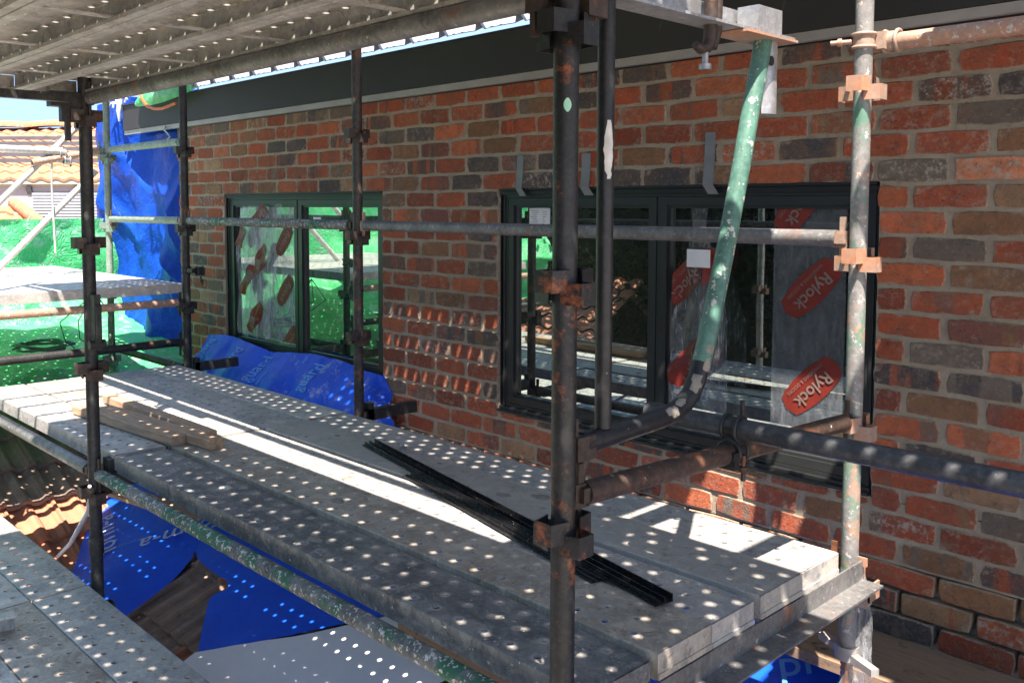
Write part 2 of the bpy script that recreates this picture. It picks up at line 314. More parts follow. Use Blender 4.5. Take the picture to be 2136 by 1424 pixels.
def brick_mesh(mb, x0, x1, zc, key, hh=.076):
    rng = random.Random(key[0]*977+key[1]*31+5)
    name = OV.get(key) or rng.choices(['red','bright','deep','brown','tan','grey','plum','ash'], [40,18,11,11,5,7,4,6])[0]
    base = Vector(PAL[name])*rng.uniform(.82,1.15)
    band = Vector(PAL[rng.choice(['brown','ash','grey','grey','red','plum','deep'])]) if name != 'orange' else base
    amt = rng.choice([.02,.1,.2,.35,.45,.58]) if key not in OV else rng.choice([.05,.1,.35])
    seed = (rng.random(), amt, rng.choice([0,0,.12,.35,.9 if rng.random() < .3 else .2]), 1)
    w = x1-x0; nx = 5; nz = 3
    if abs(key[0]) < 99:
        y = -rng.uniform(.0,.004); tilt = rng.uniform(-.0015,.0015)
    per = []
    xs = [x0+w*i/(nx-1) for i in range(nx)]; zs = [zc-hh/2, zc, zc+hh/2]
    P = {}
    for i in range(nx):
        for j in range(nz):
            px, pz = xs[i], zs[j]+tilt*(i-2)
            e = (i in (0,nx-1)) or (j in (0,nz-1)); cn = (i in (0,nx-1)) and (j in (0,nz-1))
            if e:
                q = rng.uniform(0,.005)+(.004 if cn else 0)+(.007 if rng.random() < .1 else 0)
                if i == 0: px += q
                if i == nx-1: px -= q
                if j == 0: pz += rng.uniform(0,.004)+(.003 if cn else 0)
                if j == nz-1: pz -= rng.uniform(0,.004)+(.003 if cn else 0)
            P[i,j] = (px, pz)
    cx, cz = (x0+x1)/2, zc
    ring = [(i,0) for i in range(nx)]+[(nx-1,j) for j in range(1,nz)]+[(i,nz-1) for i in range(nx-2,-1,-1)]+[(0,j) for j in range(nz-2,0,-1)]
    vs = []; idx = {}
    for (i,j),(px,pz) in P.items():
        sx = .004*(1 if px < cx-.01 else -1 if px > cx+.01 else 0) if i in (0,nx-1) else 0
        sz = .004*(1 if pz < cz-.01 else -1 if pz > cz+.01 else 0) if j in (0,nz-1) else 0
        idx[i,j] = len(vs); vs.append((px+sx, y-(.0015 if i == 2 else 0)*rng.random(), pz+sz))
    n0 = len(vs)
    for k in ring: vs.append((P[k][0], y+.0045, P[k][1]))
    n1 = len(vs)
    for k in ring: vs.append((P[k][0], .09, P[k][1]))
    fs = [(idx[i,j], idx[i+1,j], idx[i+1,j+1], idx[i,j+1]) for i in range(nx-1) for j in range(nz-1)]
    L = len(ring)
    for a in range(L):
        b2_ = (a+1) % L; fs.append((n0+a, n0+b2_, idx[ring[b2_]], idx[ring[a]])); fs.append((n1+a, n1+b2_, n0+b2_, n0+a))
    o = mb.add(vs, fs)
    ed = [0.]*n0
    for (i,j),q in idx.items(): ed[q] = .75 if (i in (0,nx-1) or j in (0,nz-1)) else 0.
    ed += [1.]*(len(vs)-n0); mb.att.setdefault('edge', []).extend([(e,e,e,1) for e in ed])
    for k, c in (('tone', (*base,1)), ('band', (*band,1)), ('seed', seed)): mb.att.setdefault(k, []).extend([c]*len(vs))
bricks = []
for r_ in range(-6, 18):
    zc = -.043-RZ*r_; half = 0 if r_ % 2 else .5
    ks = [-10.83+random.uniform(-.06,.05)]+[k+half for k in range(-11, 20) if -10.55 < k+half]
    for a, b in zip(ks, ks[1:]):
        x0, x1 = a*K+.004, b*K-.004; j = .0035
        x0 += random.uniform(-j, j)*(a != ks[0]); x1 += random.uniform(-j, j)
        segs = [(x0, x1, zc, .0785)]
        for wx0, wx1 in WX:
            out = []
            for s0, s1, z_, h_ in segs:
                ztop, zbot = z_+h_/2, z_-h_/2
                if s1 <= wx0 or s0 >= wx1 or zbot >= WZ[1]-.012 or ztop <= WZ[0]: out.append((s0, s1, z_, h_)); continue
                if s0 < wx0-.03: out.append((s0, wx0+random.uniform(-.006,.004), z_, h_))
                if s1 > wx1+.03: out.append((wx1+random.uniform(-.004,.006), s1, z_, h_))
                if zbot < WZ[0]-.02 < ztop:   # thin closers under the sill
                    a_, b_ = max(s0, wx0), min(s1, wx1)
                    if b_-a_ > .03: out.append((a_, b_, (zbot+WZ[0]-.006)/2, WZ[0]-.006-zbot))
            segs = out
        for s0, s1, z_, h_ in segs:
            if s1-s0 > .02: bricks.append((s0, s1, z_, (r_, int(math.floor(a))), h_))
def seen(b):
    x = (b[0]+b[1])/2; d = Vector((x, 0, b[2]))-cam.location; dep = d.dot(fwd)
    u_ = .5-cd.shift_x+d.dot(rgt)/dep*1911/2136; v_ = d.dot(up)/dep*1911
    return 0 if (u_ < 0 or u_ > 1.0 or abs(v_) > 900 or dep < 0) else (b[1]-b[0])*abs(d.y)/d.length**3
bricks.sort(key=seen, reverse=True)
for b in bricks[:300]:
    mb = MB(); brick_mesh(mb, b[0], b[1], b[2], b[3], b[4]); part('brick', mb, M['brick'], wall, (0,0,1.6))
mb = MB()
for b in bricks[300:]: brick_mesh(mb, b[0], b[1], b[2], b[3], b[4])
o = part('far_bricks', mb, M['brick'], wall, (0,0,1.6)); o['kind'] = 'stuff'
# mortar sheet, wavy, with window openings
mb = MB(); xl, xr = -2.585, 4.79; zb = -1.292
def mfn(x0,x1,z0,z1):
    nu = max(1, int((x1-x0)/.03)); nv = max(1, int((z1-z0)/.0215))
    mb.grid(lambda u,v: Vector((x0+(x1-x0)*u, .0045+.0045*noise.noise(Vector((x0+(x1-x0)*u, 0, z0+(z1-z0)*v))*22), z0+(z1-z0)*v)), nu, nv)
mfn(xl,xr,.010,.52); mfn(xl,-1.9,WZ[0],.010); mfn(-.09,.825,WZ[0],.010); mfn(2.655,xr,WZ[0],.010); mfn(xl,xr,zb,WZ[0]-.004)
for a, b_ in ((xl,-1.899),(-.091,.826),(2.654,xr)): mb.box((a,.012,WZ[0]), (b_,.088,.008))
mb.box((xl,.012,.012), (xr,.088,.52)); mb.box((xl,.012,zb), (xr,.088,WZ[0]-.006))
o = part('mortar', mb, M['mortar'], wall, (0,0,1.6))
mb = MB(); mb.box((-2.5,.094,-2.2), (4.8,.12,WZ[0]-.01)); mb.box((-2.5,.05,-2.2), (4.8,.09,zb-.004))
part('cavity_flashing', mb, M['flash'], wall, (0,0,1.6))
# dark, closed house volume behind the wall
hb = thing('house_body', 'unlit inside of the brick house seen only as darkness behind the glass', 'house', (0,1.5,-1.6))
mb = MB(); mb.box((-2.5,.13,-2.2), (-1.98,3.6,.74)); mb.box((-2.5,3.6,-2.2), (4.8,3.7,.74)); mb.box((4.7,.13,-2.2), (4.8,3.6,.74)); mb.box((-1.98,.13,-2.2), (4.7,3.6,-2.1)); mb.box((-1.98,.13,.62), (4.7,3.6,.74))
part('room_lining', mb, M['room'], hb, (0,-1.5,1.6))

# ---- windows
def ring(mb, x0, x1, z0, z1, w_, yf, yb, ww=None):
    ww = ww or w_
    o = [(x0,z0),(x1,z0),(x1,z1),(x0,z1)]; i = [(x0+w_,z0+ww),(x1-w_,z0+ww),(x1-w_,z1-w_),(x0+w_,z1-w_)]
    vs = [(x,yf,z) for x,z in o]+[(x,yf,z) for x,z in i]+[(x,yb,z) for x,z in o]+[(x,yb,z) for x,z in i]
    fs = []
    for k in range(4):
        l_ = (k+1) % 4; fs += [(k,l_,4+l_,4+k), (4+k,4+l_,12+l_,12+k), (l_,k,8+k,8+l_), (8+l_,8+k,12+k,12+l_)]
    mb.add(vs, fs)
def badge(parent, cx, cz, ang, L=.245, H=.115, y=.0535, crop=None, fn=None, text=True):
    pts = []; n = 10
    for s_ in (1, -1):
        for k in range(n+1):
            u_ = -.44+.88*k/n; pts.append((s_*-u_*L*1.0, -s_*(H*.5-(u_*u_)*H*.75)))
    pts2 = []
    for k, p in enumerate(pts):
        pts2.append(p)
        if k == n: pts2.append((-L*.5, 0))
    pts2.append((L*.5, 0))
    ca, sa = math.cos(ang), math.sin(ang)
    def place(x, z, dy=0):
        X, Z = cx+x*ca-z*sa, cz+x*sa+z*ca
        if crop: X = min(max(X, crop[0]), crop[1]); Z = min(max(Z, crop[2]), crop[3])
        return fn(X, Z, dy) if fn else Vector((X, y+dy, Z))
    m_ = MB(); m_.add([place(0,0)]+[place(*p) for p in pts2], [(0,1+k,1+(k+1) % len(pts2)) for k in range(len(pts2))])
    bo = part('printed_badge', m_, M['badge'], parent)
    if text:
        lettering('badge_lettering', 'Rylock', .064, lambda x,y_: place(x, y_+.014, -.0035), M['badge_txt'], bo, .0012)
        lettering('badge_lettering', 'WINDOWS & DOORS', .019, lambda x,y_: place(x, y_-.033, -.0035), M['badge_txt'], bo)
def window(x0, x1, xm, label):
    z0, z1 = WZ[0]+.003, WZ[1]-.012
    t_ = thing('casement_window', label, 'window', ((x0+x1)/2, .06, z0)); off = (-(x0+x1)/2, -.06, -z0)
    mb = MB(); ring(mb, x0+.004, x1-.004, z0, z1, .034, .028, .105); mb.box((xm-.007,.034,z0+.034), (xm+.007,.10,z1-.034))
    ring(mb, x0+.012, x1-.012, z0+.008, z1-.008, .012, .022, .028)
    part('frame', mb, M['alu'], t_, off)
    for a, b in ((x0+.039, xm-.009), (xm+.009, x1-.039)):
        mb = MB(); ring(mb, a, b, z0+.036, z1-.036, .034, .030, .085); ring(mb, a+.034, b-.034, z0+.070, z1-.070, .012, .040, .08)
        s_ = part('sash', mb, M['alu'], t_, off)
        mb = MB(); mb.box((a+.044,.058,z0+.080), (b-.044,.066,z1-.080)); part('pane', mb, M['glass'], s_)
    mb = MB(); mb.box((x0+.002,-.012,z0-.004), (x1-.002,.03,z0+.006)); mb.box((x0+.002,.006,z0+.006), (x1-.002,.026,z0+.020)); part('sill', mb, M['alu'], t_, off)
    mb = MB(); mb.box((x0+.002,-.002,z1+.001), (x1-.002,.10,z1+.0115)); mb.box((x0+.001,.012,z1-.02), (x1-.001,.018,z1)); part('head_flashing', mb, M['lintel'], t_, off)
    for sx_ in (x0+.0015, x1-.0035): 
        mb = MB(); mb.box((sx_,.015,z0+.02), (sx_+.002,.03,z1-.02)); part('jamb_seal', mb, M['lintel'], t_, off)
    return t_
w1 = window(*WX[0], -1.000, 'dark two-sash window further along the wall, its left pane wrapped in crumpled film, reflecting green sheeting')
w2 = window(*WX[1], 1.738, 'wide near dark two-sash window reflecting trees and a tiled roof, hung with loose clear film')
# reversed printed films
ff = thing('protective_film', 'crumpled clear film with red badges hanging over the left pane of the far window', 'plastic film', (-1.5,.02,-.08))
def f1(X, Z, dy=0):
    q = Vector((X*3, 0, Z*2.2)); n_ = noise.fractal(q*2.2, 1, 2, 5)
    return Vector((X+1.5, -.002+.012*n_+.008*math.sin(X*45+Z*9)+dy, Z+.08))
mb = MB()
def e1(u, v):
    z = -.075-.88*v-.03*noise.noise(Vector((u*5,v,3))); xl_ = -1.66-.10*min(1, v*3)-.02*math.sin(v*9); xr_ = -1.14-.17*min(1, v*1.6)-.03*math.sin(v*7+1)
    return f1(xl_+(xr_-xl_)*u, z)
mb.grid(e1, 34, 56); part('crumpled_sheet', mb, M['film_crumple'], ff)
for cx_, cz_, a_, L_ in ((-1.44,-.43,232,.25), (-1.62,-.58,232,.25), (-1.52,-.83,228,.28), (-1.69,-.29,238,.16), (-1.44,-.14,215,.19)):
    badge(ff, cx_, cz_, R(a_), L_, .105, fn=lambda X,Z,dy: f1(X,Z,dy-.004))
fs = thing('protective_film', 'smooth clear film with red badges stuck on the left pane of the far window', 'plastic film', (-1.2,.055,-.08))
mb = MB(); mb.box((-.57,.0005,-.90), (.126,.0015,-.002)); part('flat_sheet', mb, M['film'], fs)
for cx_, cz_, a_, cr in ((-1.20,-.63,228,None), (-1.205,-.30,228,(-1.4,-1.085,-.5,-.10)), (-1.14,-.95,228,(-1.4,-1.082,-.967,-.7))):
    badge(fs, cx_, cz_, R(a_), .25, .11, crop=cr, fn=lambda X,Z,dy: Vector((X+1.2, -.0015+dy, Z+.08)))
fw_ = thing('protective_film', 'milky film with red badges over the right part of the near window', 'plastic film', (2.38,.055,-.08))
mb = MB(); mb.box((-.135,.0005,-.832), (.143,.0015,-.002)); part('milky_sheet', mb, M['film_haze'], fw_)
for cx_, cz_, a_, cr in ((2.395,-.375,226,None), (2.405,-.735,226,None), (2.345,-.06,236,(2.1,2.52,-.4,-.078))):
    badge(fw_, cx_, cz_, R(a_), .275, .12, crop=cr, fn=lambda X,Z,dy: Vector((X-2.38, -.0015+dy, Z+.08)))
fl = thing('loose_plastic_film', 'loose clear plastic film with red badges hanging in folds from the near window head', 'plastic film', (1.97,-.01,-.08))
def f2(X, Z, dy=0):
    n_ = noise.fractal(Vector((X*4,1,Z*1.5))*1.6, 1, 2, 5); return Vector((X-1.97, .0+.018*n_+.012*math.sin(X*38+2*Z)+dy, Z+.08))
mb = MB()
def e2(u, v):
    z = -.085-.83*v; c_ = 1.972+.004*v; hw = .035+.095*min(1, max(0, v-.12)*2.4)-.02*max(0, v-.9)*6
    if v < .14: hw = .035-.012*v/.14
    if v > .93: z -= .02*math.sin(u*9)
    return f2(c_+hw*(2*u-1)-.01, z)
mb.grid(e2, 22, 60); part('hanging_sheet', mb, M['film'], fl)
for cx_, cz_, a_, cr in ((1.895,-.37,226,(1.835,1.97,-.5,-.25)), (1.925,-.70,226,(1.83,2.05,-.9,-.5)), (1.985,-.31,226,(1.98,2.06,-.4,-.24))):
    badge(fl, cx_, cz_, R(a_), .25, .115, crop=cr, fn=lambda X,Z,dy: f2(X,Z,dy-.004), text=cx_ < 1.95)
mb = MB(); mb.box((-.05,-.022,-.235), (.055,-.020,-.165)); part('paper_label', mb, M['paper'], fl)
for x_, z_, h_, lab, wd in ((.985,-.085,.10,'white printed paper label at the top left of the near window glass',.13), (-.86,-.145,.045,'small white paper label near the top of the far window\'s right pane',.085)):
    t_ = thing('glass_label', lab, 'label', (x_,.054,z_-h_)); mb = MB(); mb.box((0,0,0), (wd,.0012,h_)); part('paper', mb, M['paper'], t_)
    if h_ > .08:
        mb = MB()
        for k in range(9): mb.box((.01+.006*(k % 3),-.0006,h_-.014-k*.009), (.01+random.uniform(.03,.055),0,h_-.0115-k*.009))
        for k in range(6): mb.box((.085,-.0006,h_-.02-k*.011), (.085+random.uniform(.01,.03),0,h_-.0175-k*.011))
        o = part('small_print', mb, M['ink'], t_); o['kind'] = 'stuff'

# ---- tape strips above the near window
for x0, x1, zt, lab in ((.960,1.000,.162,'left strip of grey tape holding the flashing over the near window'), (1.355,1.405,.155,'middle strip of grey tape above the near window'), (1.978,2.024,.212,'tallest grey tape strip, right one of the three above the near window')):
    mb = MB(); zz = [zt, zt-.05, .03, .010, -.028]; yy = [-.006,-.008,-.007,-.012,-.004]; dx = [0,.001,-.006,-.006,.016]
    vs = []
    for z_, y_, d_ in zip(zz, yy, dx): vs += [(x0+d_,y_,z_), (x1+d_,y_,z_), (x1+d_,y_+.0015,z_), (x0+d_,y_+.0015,z_)]
    fs_ = [(i*4+k, (i+1)*4+k, (i+1)*4+(k+1) % 4, i*4+(k+1) % 4) for i in range(4) for k in range(4)]+[(0,1,2,3),(19,18,17,16)]
    mb.add(vs, fs_); solo('tape_strip', mb, M['tape'], lab, 'tape', 'grey tape strips above the near window')

# ---- eaves
ev = thing('roof_eaves', 'dark grey fascia with pale trim under a white ribbed metal roof edge', 'roof', (0,0,.5))
mb = MB(); mb.box((-3.5,-.042,.042), (5,-.012,.250)); mb.box((-3.5,-.012,.20), (5,.6,.24)); mb.box((-3.48,-.012,.045), (-2.62,.55,.06)); mb.box((-3.5,-.055,.242), (5,-.042,.250)); part('fascia_board', mb, M['fascia'], ev)
mb = MB(); mb.box((-3.5,-.032,.006), (5,-.006,.040)); part('trim', mb, M['trim'], ev)
mb = MB(); mb.box((-2.6,-.006,0), (5,.02,.012)); part('soffit_bead', mb, M['lintel'], ev)
# white ribbed sheets rising to the ridge; one sheet between each pair of ribs
slope = R(24)
def roof_sheet(x0, x1):
    mb = MB(); prof = [(0,.0),(.02,.034),(.045,.034),(.062,.0),(.10,.002),(.105,.006),(.11,.002),(.16,.002),(.165,.006),(.17,.002),(x1-x0,.0)]
    prof = [(x,z) for x,z in prof if x <= x1-x0]
    n_ = len(prof)
    def P_(k, y, th): x, z = prof[k]; return (x0+x, -.105+y*math.cos(slope)-(z-th)*math.sin(slope), .256+y*math.sin(slope)+(z-th)*math.cos(slope))
    for th, fl_ in ((0,1),(.0025,0)):
        vs = [P_(k, y, th) for y in (0,1.6) for k in range(n_)]
        mb.add(vs, [((k,k+1,n_+k+1,n_+k) if fl_ else (k,n_+k,n_+k+1,k+1)) for k in range(n_-1)])
    vs = [P_(k,0,0) for k in range(n_)]+[P_(k,0,.0025) for k in range(n_)]
    mb.add(vs, [(k,n_+k,n_+k+1,k+1) for k in range(n_-1)])
    return mb
x = -2.13
while x < 4.6:
    part('roof_sheet', roof_sheet(x, x+.262), M['roofwhite'], ev); x += .264
# green cover and orange cord on the roof corner
mb = MB()
def gfn(u, v):
    X = -3.15+1.08*u; a_ = -math.pi*.15+v*math.pi*.95; n_ = noise.fractal(Vector((X*4,v*2,1)), 1, 2, 4)
    rr = .085*math.sin(math.pi*min(1, max(.02, u)))**.4+.012*n_
    return Vector((X, -.06-rr*1.1*math.cos(a_)*.9, .79+.05*u-.02*math.sin(u*3)+rr*math.sin(a_)*1.3-.06))
mb.grid(gfn, 34, 16); solo('green_cover', mb, M['green'], 'bunched green plastic sheet lying on the left end of the fascia', 'tarpaulin')
mb = MB(); mb.path([(-2.95,-.15,.83),(-2.87,-.17,.79),(-2.79,-.19,.73),(-2.70,-.185,.665),(-2.60,-.175,.64),(-2.50,-.165,.635),(-2.40,-.16,.645),(-2.3,-.15,.66)], .011, 8)
solo('orange_cord', mb, M['orange'], 'orange cord looping down over the fascia below the green sheet', 'cord')
mb = MB()
for k in range(14):
    p = Vector((-3.55+random.uniform(-.15,.25), -.05+random.uniform(-.03,.03), .80+random.uniform(-.03,.03))); q = p+Vector((random.uniform(-.1,.1), random.uniform(-.04,.04), random.uniform(-.05,.04))); mb.path([p,(p+q)/2+Vector((0,0,.02)),q], .008, 6)
mb.path([(-3.52,-.05,.80),(-3.53,-.06,.70),(-3.55,-.05,.62)], [.03,.022,.01], 8)
solo('plastic_scraps', mb, M['film_back'], 'torn grey plastic scraps tied at the left end of the fascia', 'plastic')
mb = MB(); mb.path([(-2.74,-.03,.53),(-2.72,-.05,.50),(-2.64,-.06,.47),(-2.60,-.06,.44),(-2.66,-.08,.40)], .006, 6); solo('tie_wire', mb, M['white'], 'bent pale wire hanging under the fascia beside the blue tarpaulin', 'wire')

# ---- blue tarpaulin closing the unfinished end
def tarp(u, v):
    X = -4.45+1.93*u; Z = .83-2.35*v
    n_ = noise.fractal(Vector((X*1.1, Z*.8, 4)), 1, 2, 6); f_ = noise.noise(Vector((X*2.6+Z*.9, Z*.35, 9)))
    fold = .10*max(0, math.sin(X*4.2-Z*2.4+1.2*n_))**2
    rg = 1-abs(noise.noise(Vector((X*1.7+Z*1.3, Z*.6-X*.5, 2.3))))*2; rg2 = 1-abs(noise.noise(Vector((X*4-Z*2.5, Z*1.6+X*2, 6.1))))*2
    y = .14+.08*n_+.10*f_-fold-.05*rg**3-.016*max(0, rg2)**3*(.2+1.6*v)+.05*math.sin(u*5+2)*v
    if Z > .52 and X > -3.55: y = max(y, .02)+.05
    return Vector((X+.05*n_, max(y, .115 if X > -2.75 else -.3), Z))
mb = MB(); mb.grid(tarp, 110, 140); solo('blue_tarpaulin', mb, M['blue'], 'bright blue wrinkled tarpaulin hanging from the fascia past the end of the brickwork', 'tarpaulin')

# ---- blue sarking roll under the far window
def bag(u, v):
    X = -2.16+2.09*u+.34*v*(u > .9)*(u-.9)*10+.0*v; X -= .06*(1-u)*v
    n_ = noise.fractal(Vector((X*2.2, v*1.3, 2)), 1, 2, 5); c_ = noise.noise(Vector((X*6,v*.5,7)))
    bulge = math.sin(min(1, v*1.5)*math.pi/2)
    Z = -1.005-.46*v-.02*n_+.02*math.sin(u*11); Y = -.012-.20*bulge*(1 if u > .03 else .4)+.035*n_+.022*c_
    if u > .97: Y = max(Y, -.20)+.12*(u-.97)/.03
    return Vector((X, min(Y, -.008), Z))
sb = thing('sarking_roll', 'blue printed building wrap bunched under the sill of the far window', 'building wrap', (-1.1,-.15,-1.4))
mb = MB(); mb.grid(lambda u,v: bag(u*.56,v)+Vector((1.1,.15,1.4)), 60, 22); part('wrap', mb, M['sark'], sb)
mb = MB(); mb.grid(lambda u,v: bag(.56+.44*u,v)+Vector((1.1,.15,1.4)), 46, 22); part('dusty_wrap', mb, M['sark_dusty'], sb)
def bagtxt(cu, cv, sc_u, sc_v):
    def f(x, y):   # text running upwards: x -> -v, y -> -u
        u_ = cu-y*sc_u+x*.10; v_ = min(.99, max(.01, cv-x*sc_v)); p = bag(u_, v_); return Vector((p.x+1.1, p.y+.15-.007, p.z+1.4))
    return f
for cu, cv, s_, tx in ((.055,.20,.12,'guard'), (.27,.23,.13,'guard'), (.42,.24,.15,'guard'), (.72,.26,.15,'guard'), (.31,.30,.036,'construction'), (.48,.32,.036,'construction')):
    lettering('print', tx, s_, bagtxt(cu, cv, .55, 1.05), M['print'], sb, .001)

# ================================================================== LOWER ROOF
def zR(y, d=0): return -1.62+.38*y+d
lr = thing('lower_roof', 'old tiled lower roof with mossy brown and bare orange tiles below the scaffold deck', 'roof', (0,-1.2,-2.1))
mb = MB(); mb.add([(-1.3,0,zR(0,-.05)),(5.5,0,zR(0,-.05)),(5.5,-4.2,zR(-4.2,-.05)),(-1.3,-4.2,zR(-4.2,-.05)),(-1.3,0,-4.5),(5.5,0,-4.5),(5.5,-4.2,-4.5),(-1.3,-4.2,-4.5)], [(0,3,2,1),(1,2,6,5),(2,3,7,6)])
mb.add([(-1.25,-4.5,-2.20),(-1.25,1.2,-2.20),(-2.75,1.2,-1.525),(-2.75,-4.5,-1.525)], [(0,1,2,3)])
part('underlay', mb, M['under_roof'], lr, (0,1.2,2.1))
def tile_mb(mat=0):
    W_, L_ = .27, .345; prof = [(0,.012),(.010,.036),(.024,.036),(.034,.006),(.07,.0),(.105,.002),(.125,.022),(.145,.030),(.165,.022),(.182,.002),(.225,0),(.245,.012),(.256,.026),(.272,.026)]
    mb = MB(); n_ = len(prof)
    vs = [(x*W_/.27, 0, z+.032) for x, z in prof]+[(x*W_/.27, L_*.5, z+.018) for x, z in prof]+[(x*W_/.27, L_*1.06, z-.0) for x, z in prof]+[(x*W_/.27, 0, z+.006) for x, z in prof]
    fs = []
    for k in range(n_-1): fs += [(k,k+1,n_+k+1,n_+k), (n_+k,n_+k+1,2*n_+k+1,2*n_+k), (3*n_+k,3*n_+k+1,k+1,k)]
    fs += [(3*n_,0,n_,2*n_), (n_-1,4*n_-1,3*n_-1,2*n_-1)]
    mb.add(vs, fs, False); return mb
tmesh = {k: tile_mb().mesh('roof_tile', M[k]) for k in ('tile_dark','tile_orange')}
th = math.atan(.38)
for i in range(12):
    for j in range(8):
        y = -.35-.32*j; x = -1.25+.268*i
        o = link('roof_tile', tmesh['tile_dark' if random.random() < .9 else 'tile_orange'], lr, (x, y-.3+1.2, zR(y-.3,-.02)+2.1), 0, (th+random.uniform(-.02,.03), random.uniform(-.02,.02), random.uniform(-.02,.02)))
# left plane falls towards +x
tha = math.atan(.45)
for i in range(13):
    for j in range(5):
        y = -2.35+.27*i; xx = -1.18-.312*j
        hot = (j <= 1 and y > -1.75) or (i < 6 and j <= 3 and y+.2*j < -1.25)
        o = link('roof_tile', tmesh['tile_orange' if hot and random.random() < .9 else 'tile_dark'], lr)
        Mx = Matrix.Rotation(R(90), 4, 'Z') @ Matrix.Rotation(tha+random.uniform(-.015,.015), 4, 'X')
        o.matrix_local = Matrix.Translation((xx, y+1.2, -2.13-.45*(xx+1.3)+2.1)) @ Mx
# blue sarking sheets draped over it
def loft(A, B, fnz, nu, nv, mat, jitter=.02, seed=0.):
    def at(P_, t_):
        t_ *= len(P_)-1; i = min(int(t_), len(P_)-2); f_ = t_-i
        p0 = P_[max(0,i-1)]; p1 = P_[i]; p2 = P_[i+1]; p3 = P_[min(len(P_)-1, i+2)]
        return tuple(.5*((2*b)+(-a+c)*f_+(2*a-5*b+4*c-d)*f_*f_+(-a+3*b-3*c+d)*f_**3) for a,b,c,d in zip(p0,p1,p2,p3))
    def f(u, v):
        a = at(A, v); b = at(B, v); x = a[0]+(b[0]-a[0])*u; y = a[1]+(b[1]-a[1])*u
        return Vector((x, y, zR(y)+fnz(u, v)+jitter*noise.fractal(Vector((x*2,y*2,seed)), 1, 2, 4)))
    return f
# sheet one: curved, spanning the valley
s1 = loft([(-2.3,-.30),(-1.95,-.75),(-1.68,-1.03),(-1.42,-1.20),(-1.15,-1.36),(-.95,-1.52)], [(-.85,-.25),(-.66,-.76),(-.56,-.90),(-.46,-1.02),(-.40,-1.18),(-.37,-1.50)], lambda u,v: .05+.05*math.sin(u*3.1), 40, 40, None, .012, 1)
sh = thing('blue_sheet', 'curved blue building wrap sheet laid over the tiles in the valley of the lower roof', 'building wrap', (-1.0,-1.0,-1.95))
mb = MB(); mb.grid(lambda u,v: s1(u,v)-Vector((-1.0,-1.0,-1.95)), 40, 40); part('wrap', mb, M['sark'], sh)
def s1txt(cx_, cy_, ang):
    ca, sa = math.cos(ang), math.sin(ang)
    def f(x, y):
        X, Y = cx_+x*ca-y*sa, cy_+x*sa+y*ca; return Vector((X+1.0, Y+1.0, zR(Y)+.05+.05*.8+.016+1.95))
    return f
lettering('print', 'form-a', .17, s1txt(-.72,-.93,R(232)), M['print_w'], sh, .001)
lettering('print', 'form-a', .17, s1txt(-1.20,-1.16,R(160)), M['print_w'], sh, .001)
lettering('print', 'construction', .05, s1txt(-.98,-1.18,R(232)), M['print'], sh)
# sheet two: blue, turning over to a grey-white reverse
s2 = loft([(-.70,-.60),(-.516,-.941),(-.059,-.996),(-.053,-1.091),(.041,-1.17),(.272,-1.33)], [(1.9,-.1),(1.7,-.15),(1.5,-.28),(1.35,-.40),(1.2,-.50),(1.10,-.59)], lambda u,v: .06, 40, 30, None, .01, 5)
sh2 = thing('blue_sheet', 'large flat blue building wrap sheet with sun dots below the main deck', 'building wrap', (.6,-.8,-1.9))
mb = MB()
def s2g(u, v):
    p = s2(u, v)
    return p-Vector((.6,-.8,-1.9))
mb.grid(s2g, 44, 30); part('wrap', mb, M['sark'], sh2)
s3 = loft([(.262,-1.335),(.43,-1.206),(.586,-1.083),(.819,-.878),(.969,-.737),(1.104,-.588),(1.5,-.2)], [(.25,-1.9),(.6,-1.8),(.95,-1.5),(1.30,-1.2),(1.47,-.80),(1.47,-.60),(1.6,-.2)], lambda u,v: .075, 30, 30, None, .008, 8)
mb = MB(); mb.grid(lambda u,v: s3(u,v), 36, 36); solo('grey_sheet', mb, M['film_back'], 'pale grey reverse side of the building wrap below the scaffold, speckled with sun dots', 'building wrap')
# sheet three: right-hand blue sheet under the beam end
sh3 = thing('blue_sheet', 'blue building wrap sheet with bright sun patches under the near beam end', 'building wrap', (2.3,-.4,-1.75))
s4 = loft([(1.8,-.12),(1.75,-.8),(1.7,-1.8)], [(3.6,-.06),(3.7,-.8),(3.8,-1.8)], lambda u,v: .05, 30, 30, None, .012, 12)
mb = MB(); mb.grid(lambda u,v: s4(u,v)-Vector((2.3,-.4,-1.75)), 40, 36); part('wrap', mb, M['sark'], sh3)
def s4txt(cx_, cy_, ang):
    ca, sa = math.cos(ang), math.sin(ang)
    def f(x, y):
        X, Y = cx_+x*ca-y*sa, cy_+x*sa+y*ca; return Vector((X-2.3, Y+.4, zR(Y)+.05+.014+1.75))
    return f
lettering('print', 'pro', .16, s4txt(2.56,-.20,R(35)), M['print'], sh3, .001)
lettering('print', 'construction', .05, s4txt(2.30,-.32,R(35)), M['print'], sh3)
mb = MB(); mb.box((2.50,-.345,-1.565), (4.8,-.03,-1.53)); solo('timber_board', mb, M['board'], 'weathered brown timber board lying along the foot of the wall at the lower right', 'board')
mb = MB(); mb.box((1.2,-.93,-1.80), (2.9,-.88,-1.70)); mb.box((1.49,-.88,-1.83), (1.53,-.2,-1.76)); solo('timber_batten', mb, M['board'], 'dark red-brown timber batten just below the near end of the deck', 'timber')
mb = MB(); mb.box((-.0,-.05,-.02), (.75,.05,.0)); o = solo('timber_offcut', mb, M['timber'], 'pale timber offcut lying on brown tiles behind the far ledger', 'timber', None, (-.92,-1.32,-1.55), R(14)); o.rotation_euler = (R(12), R(6), R(20))

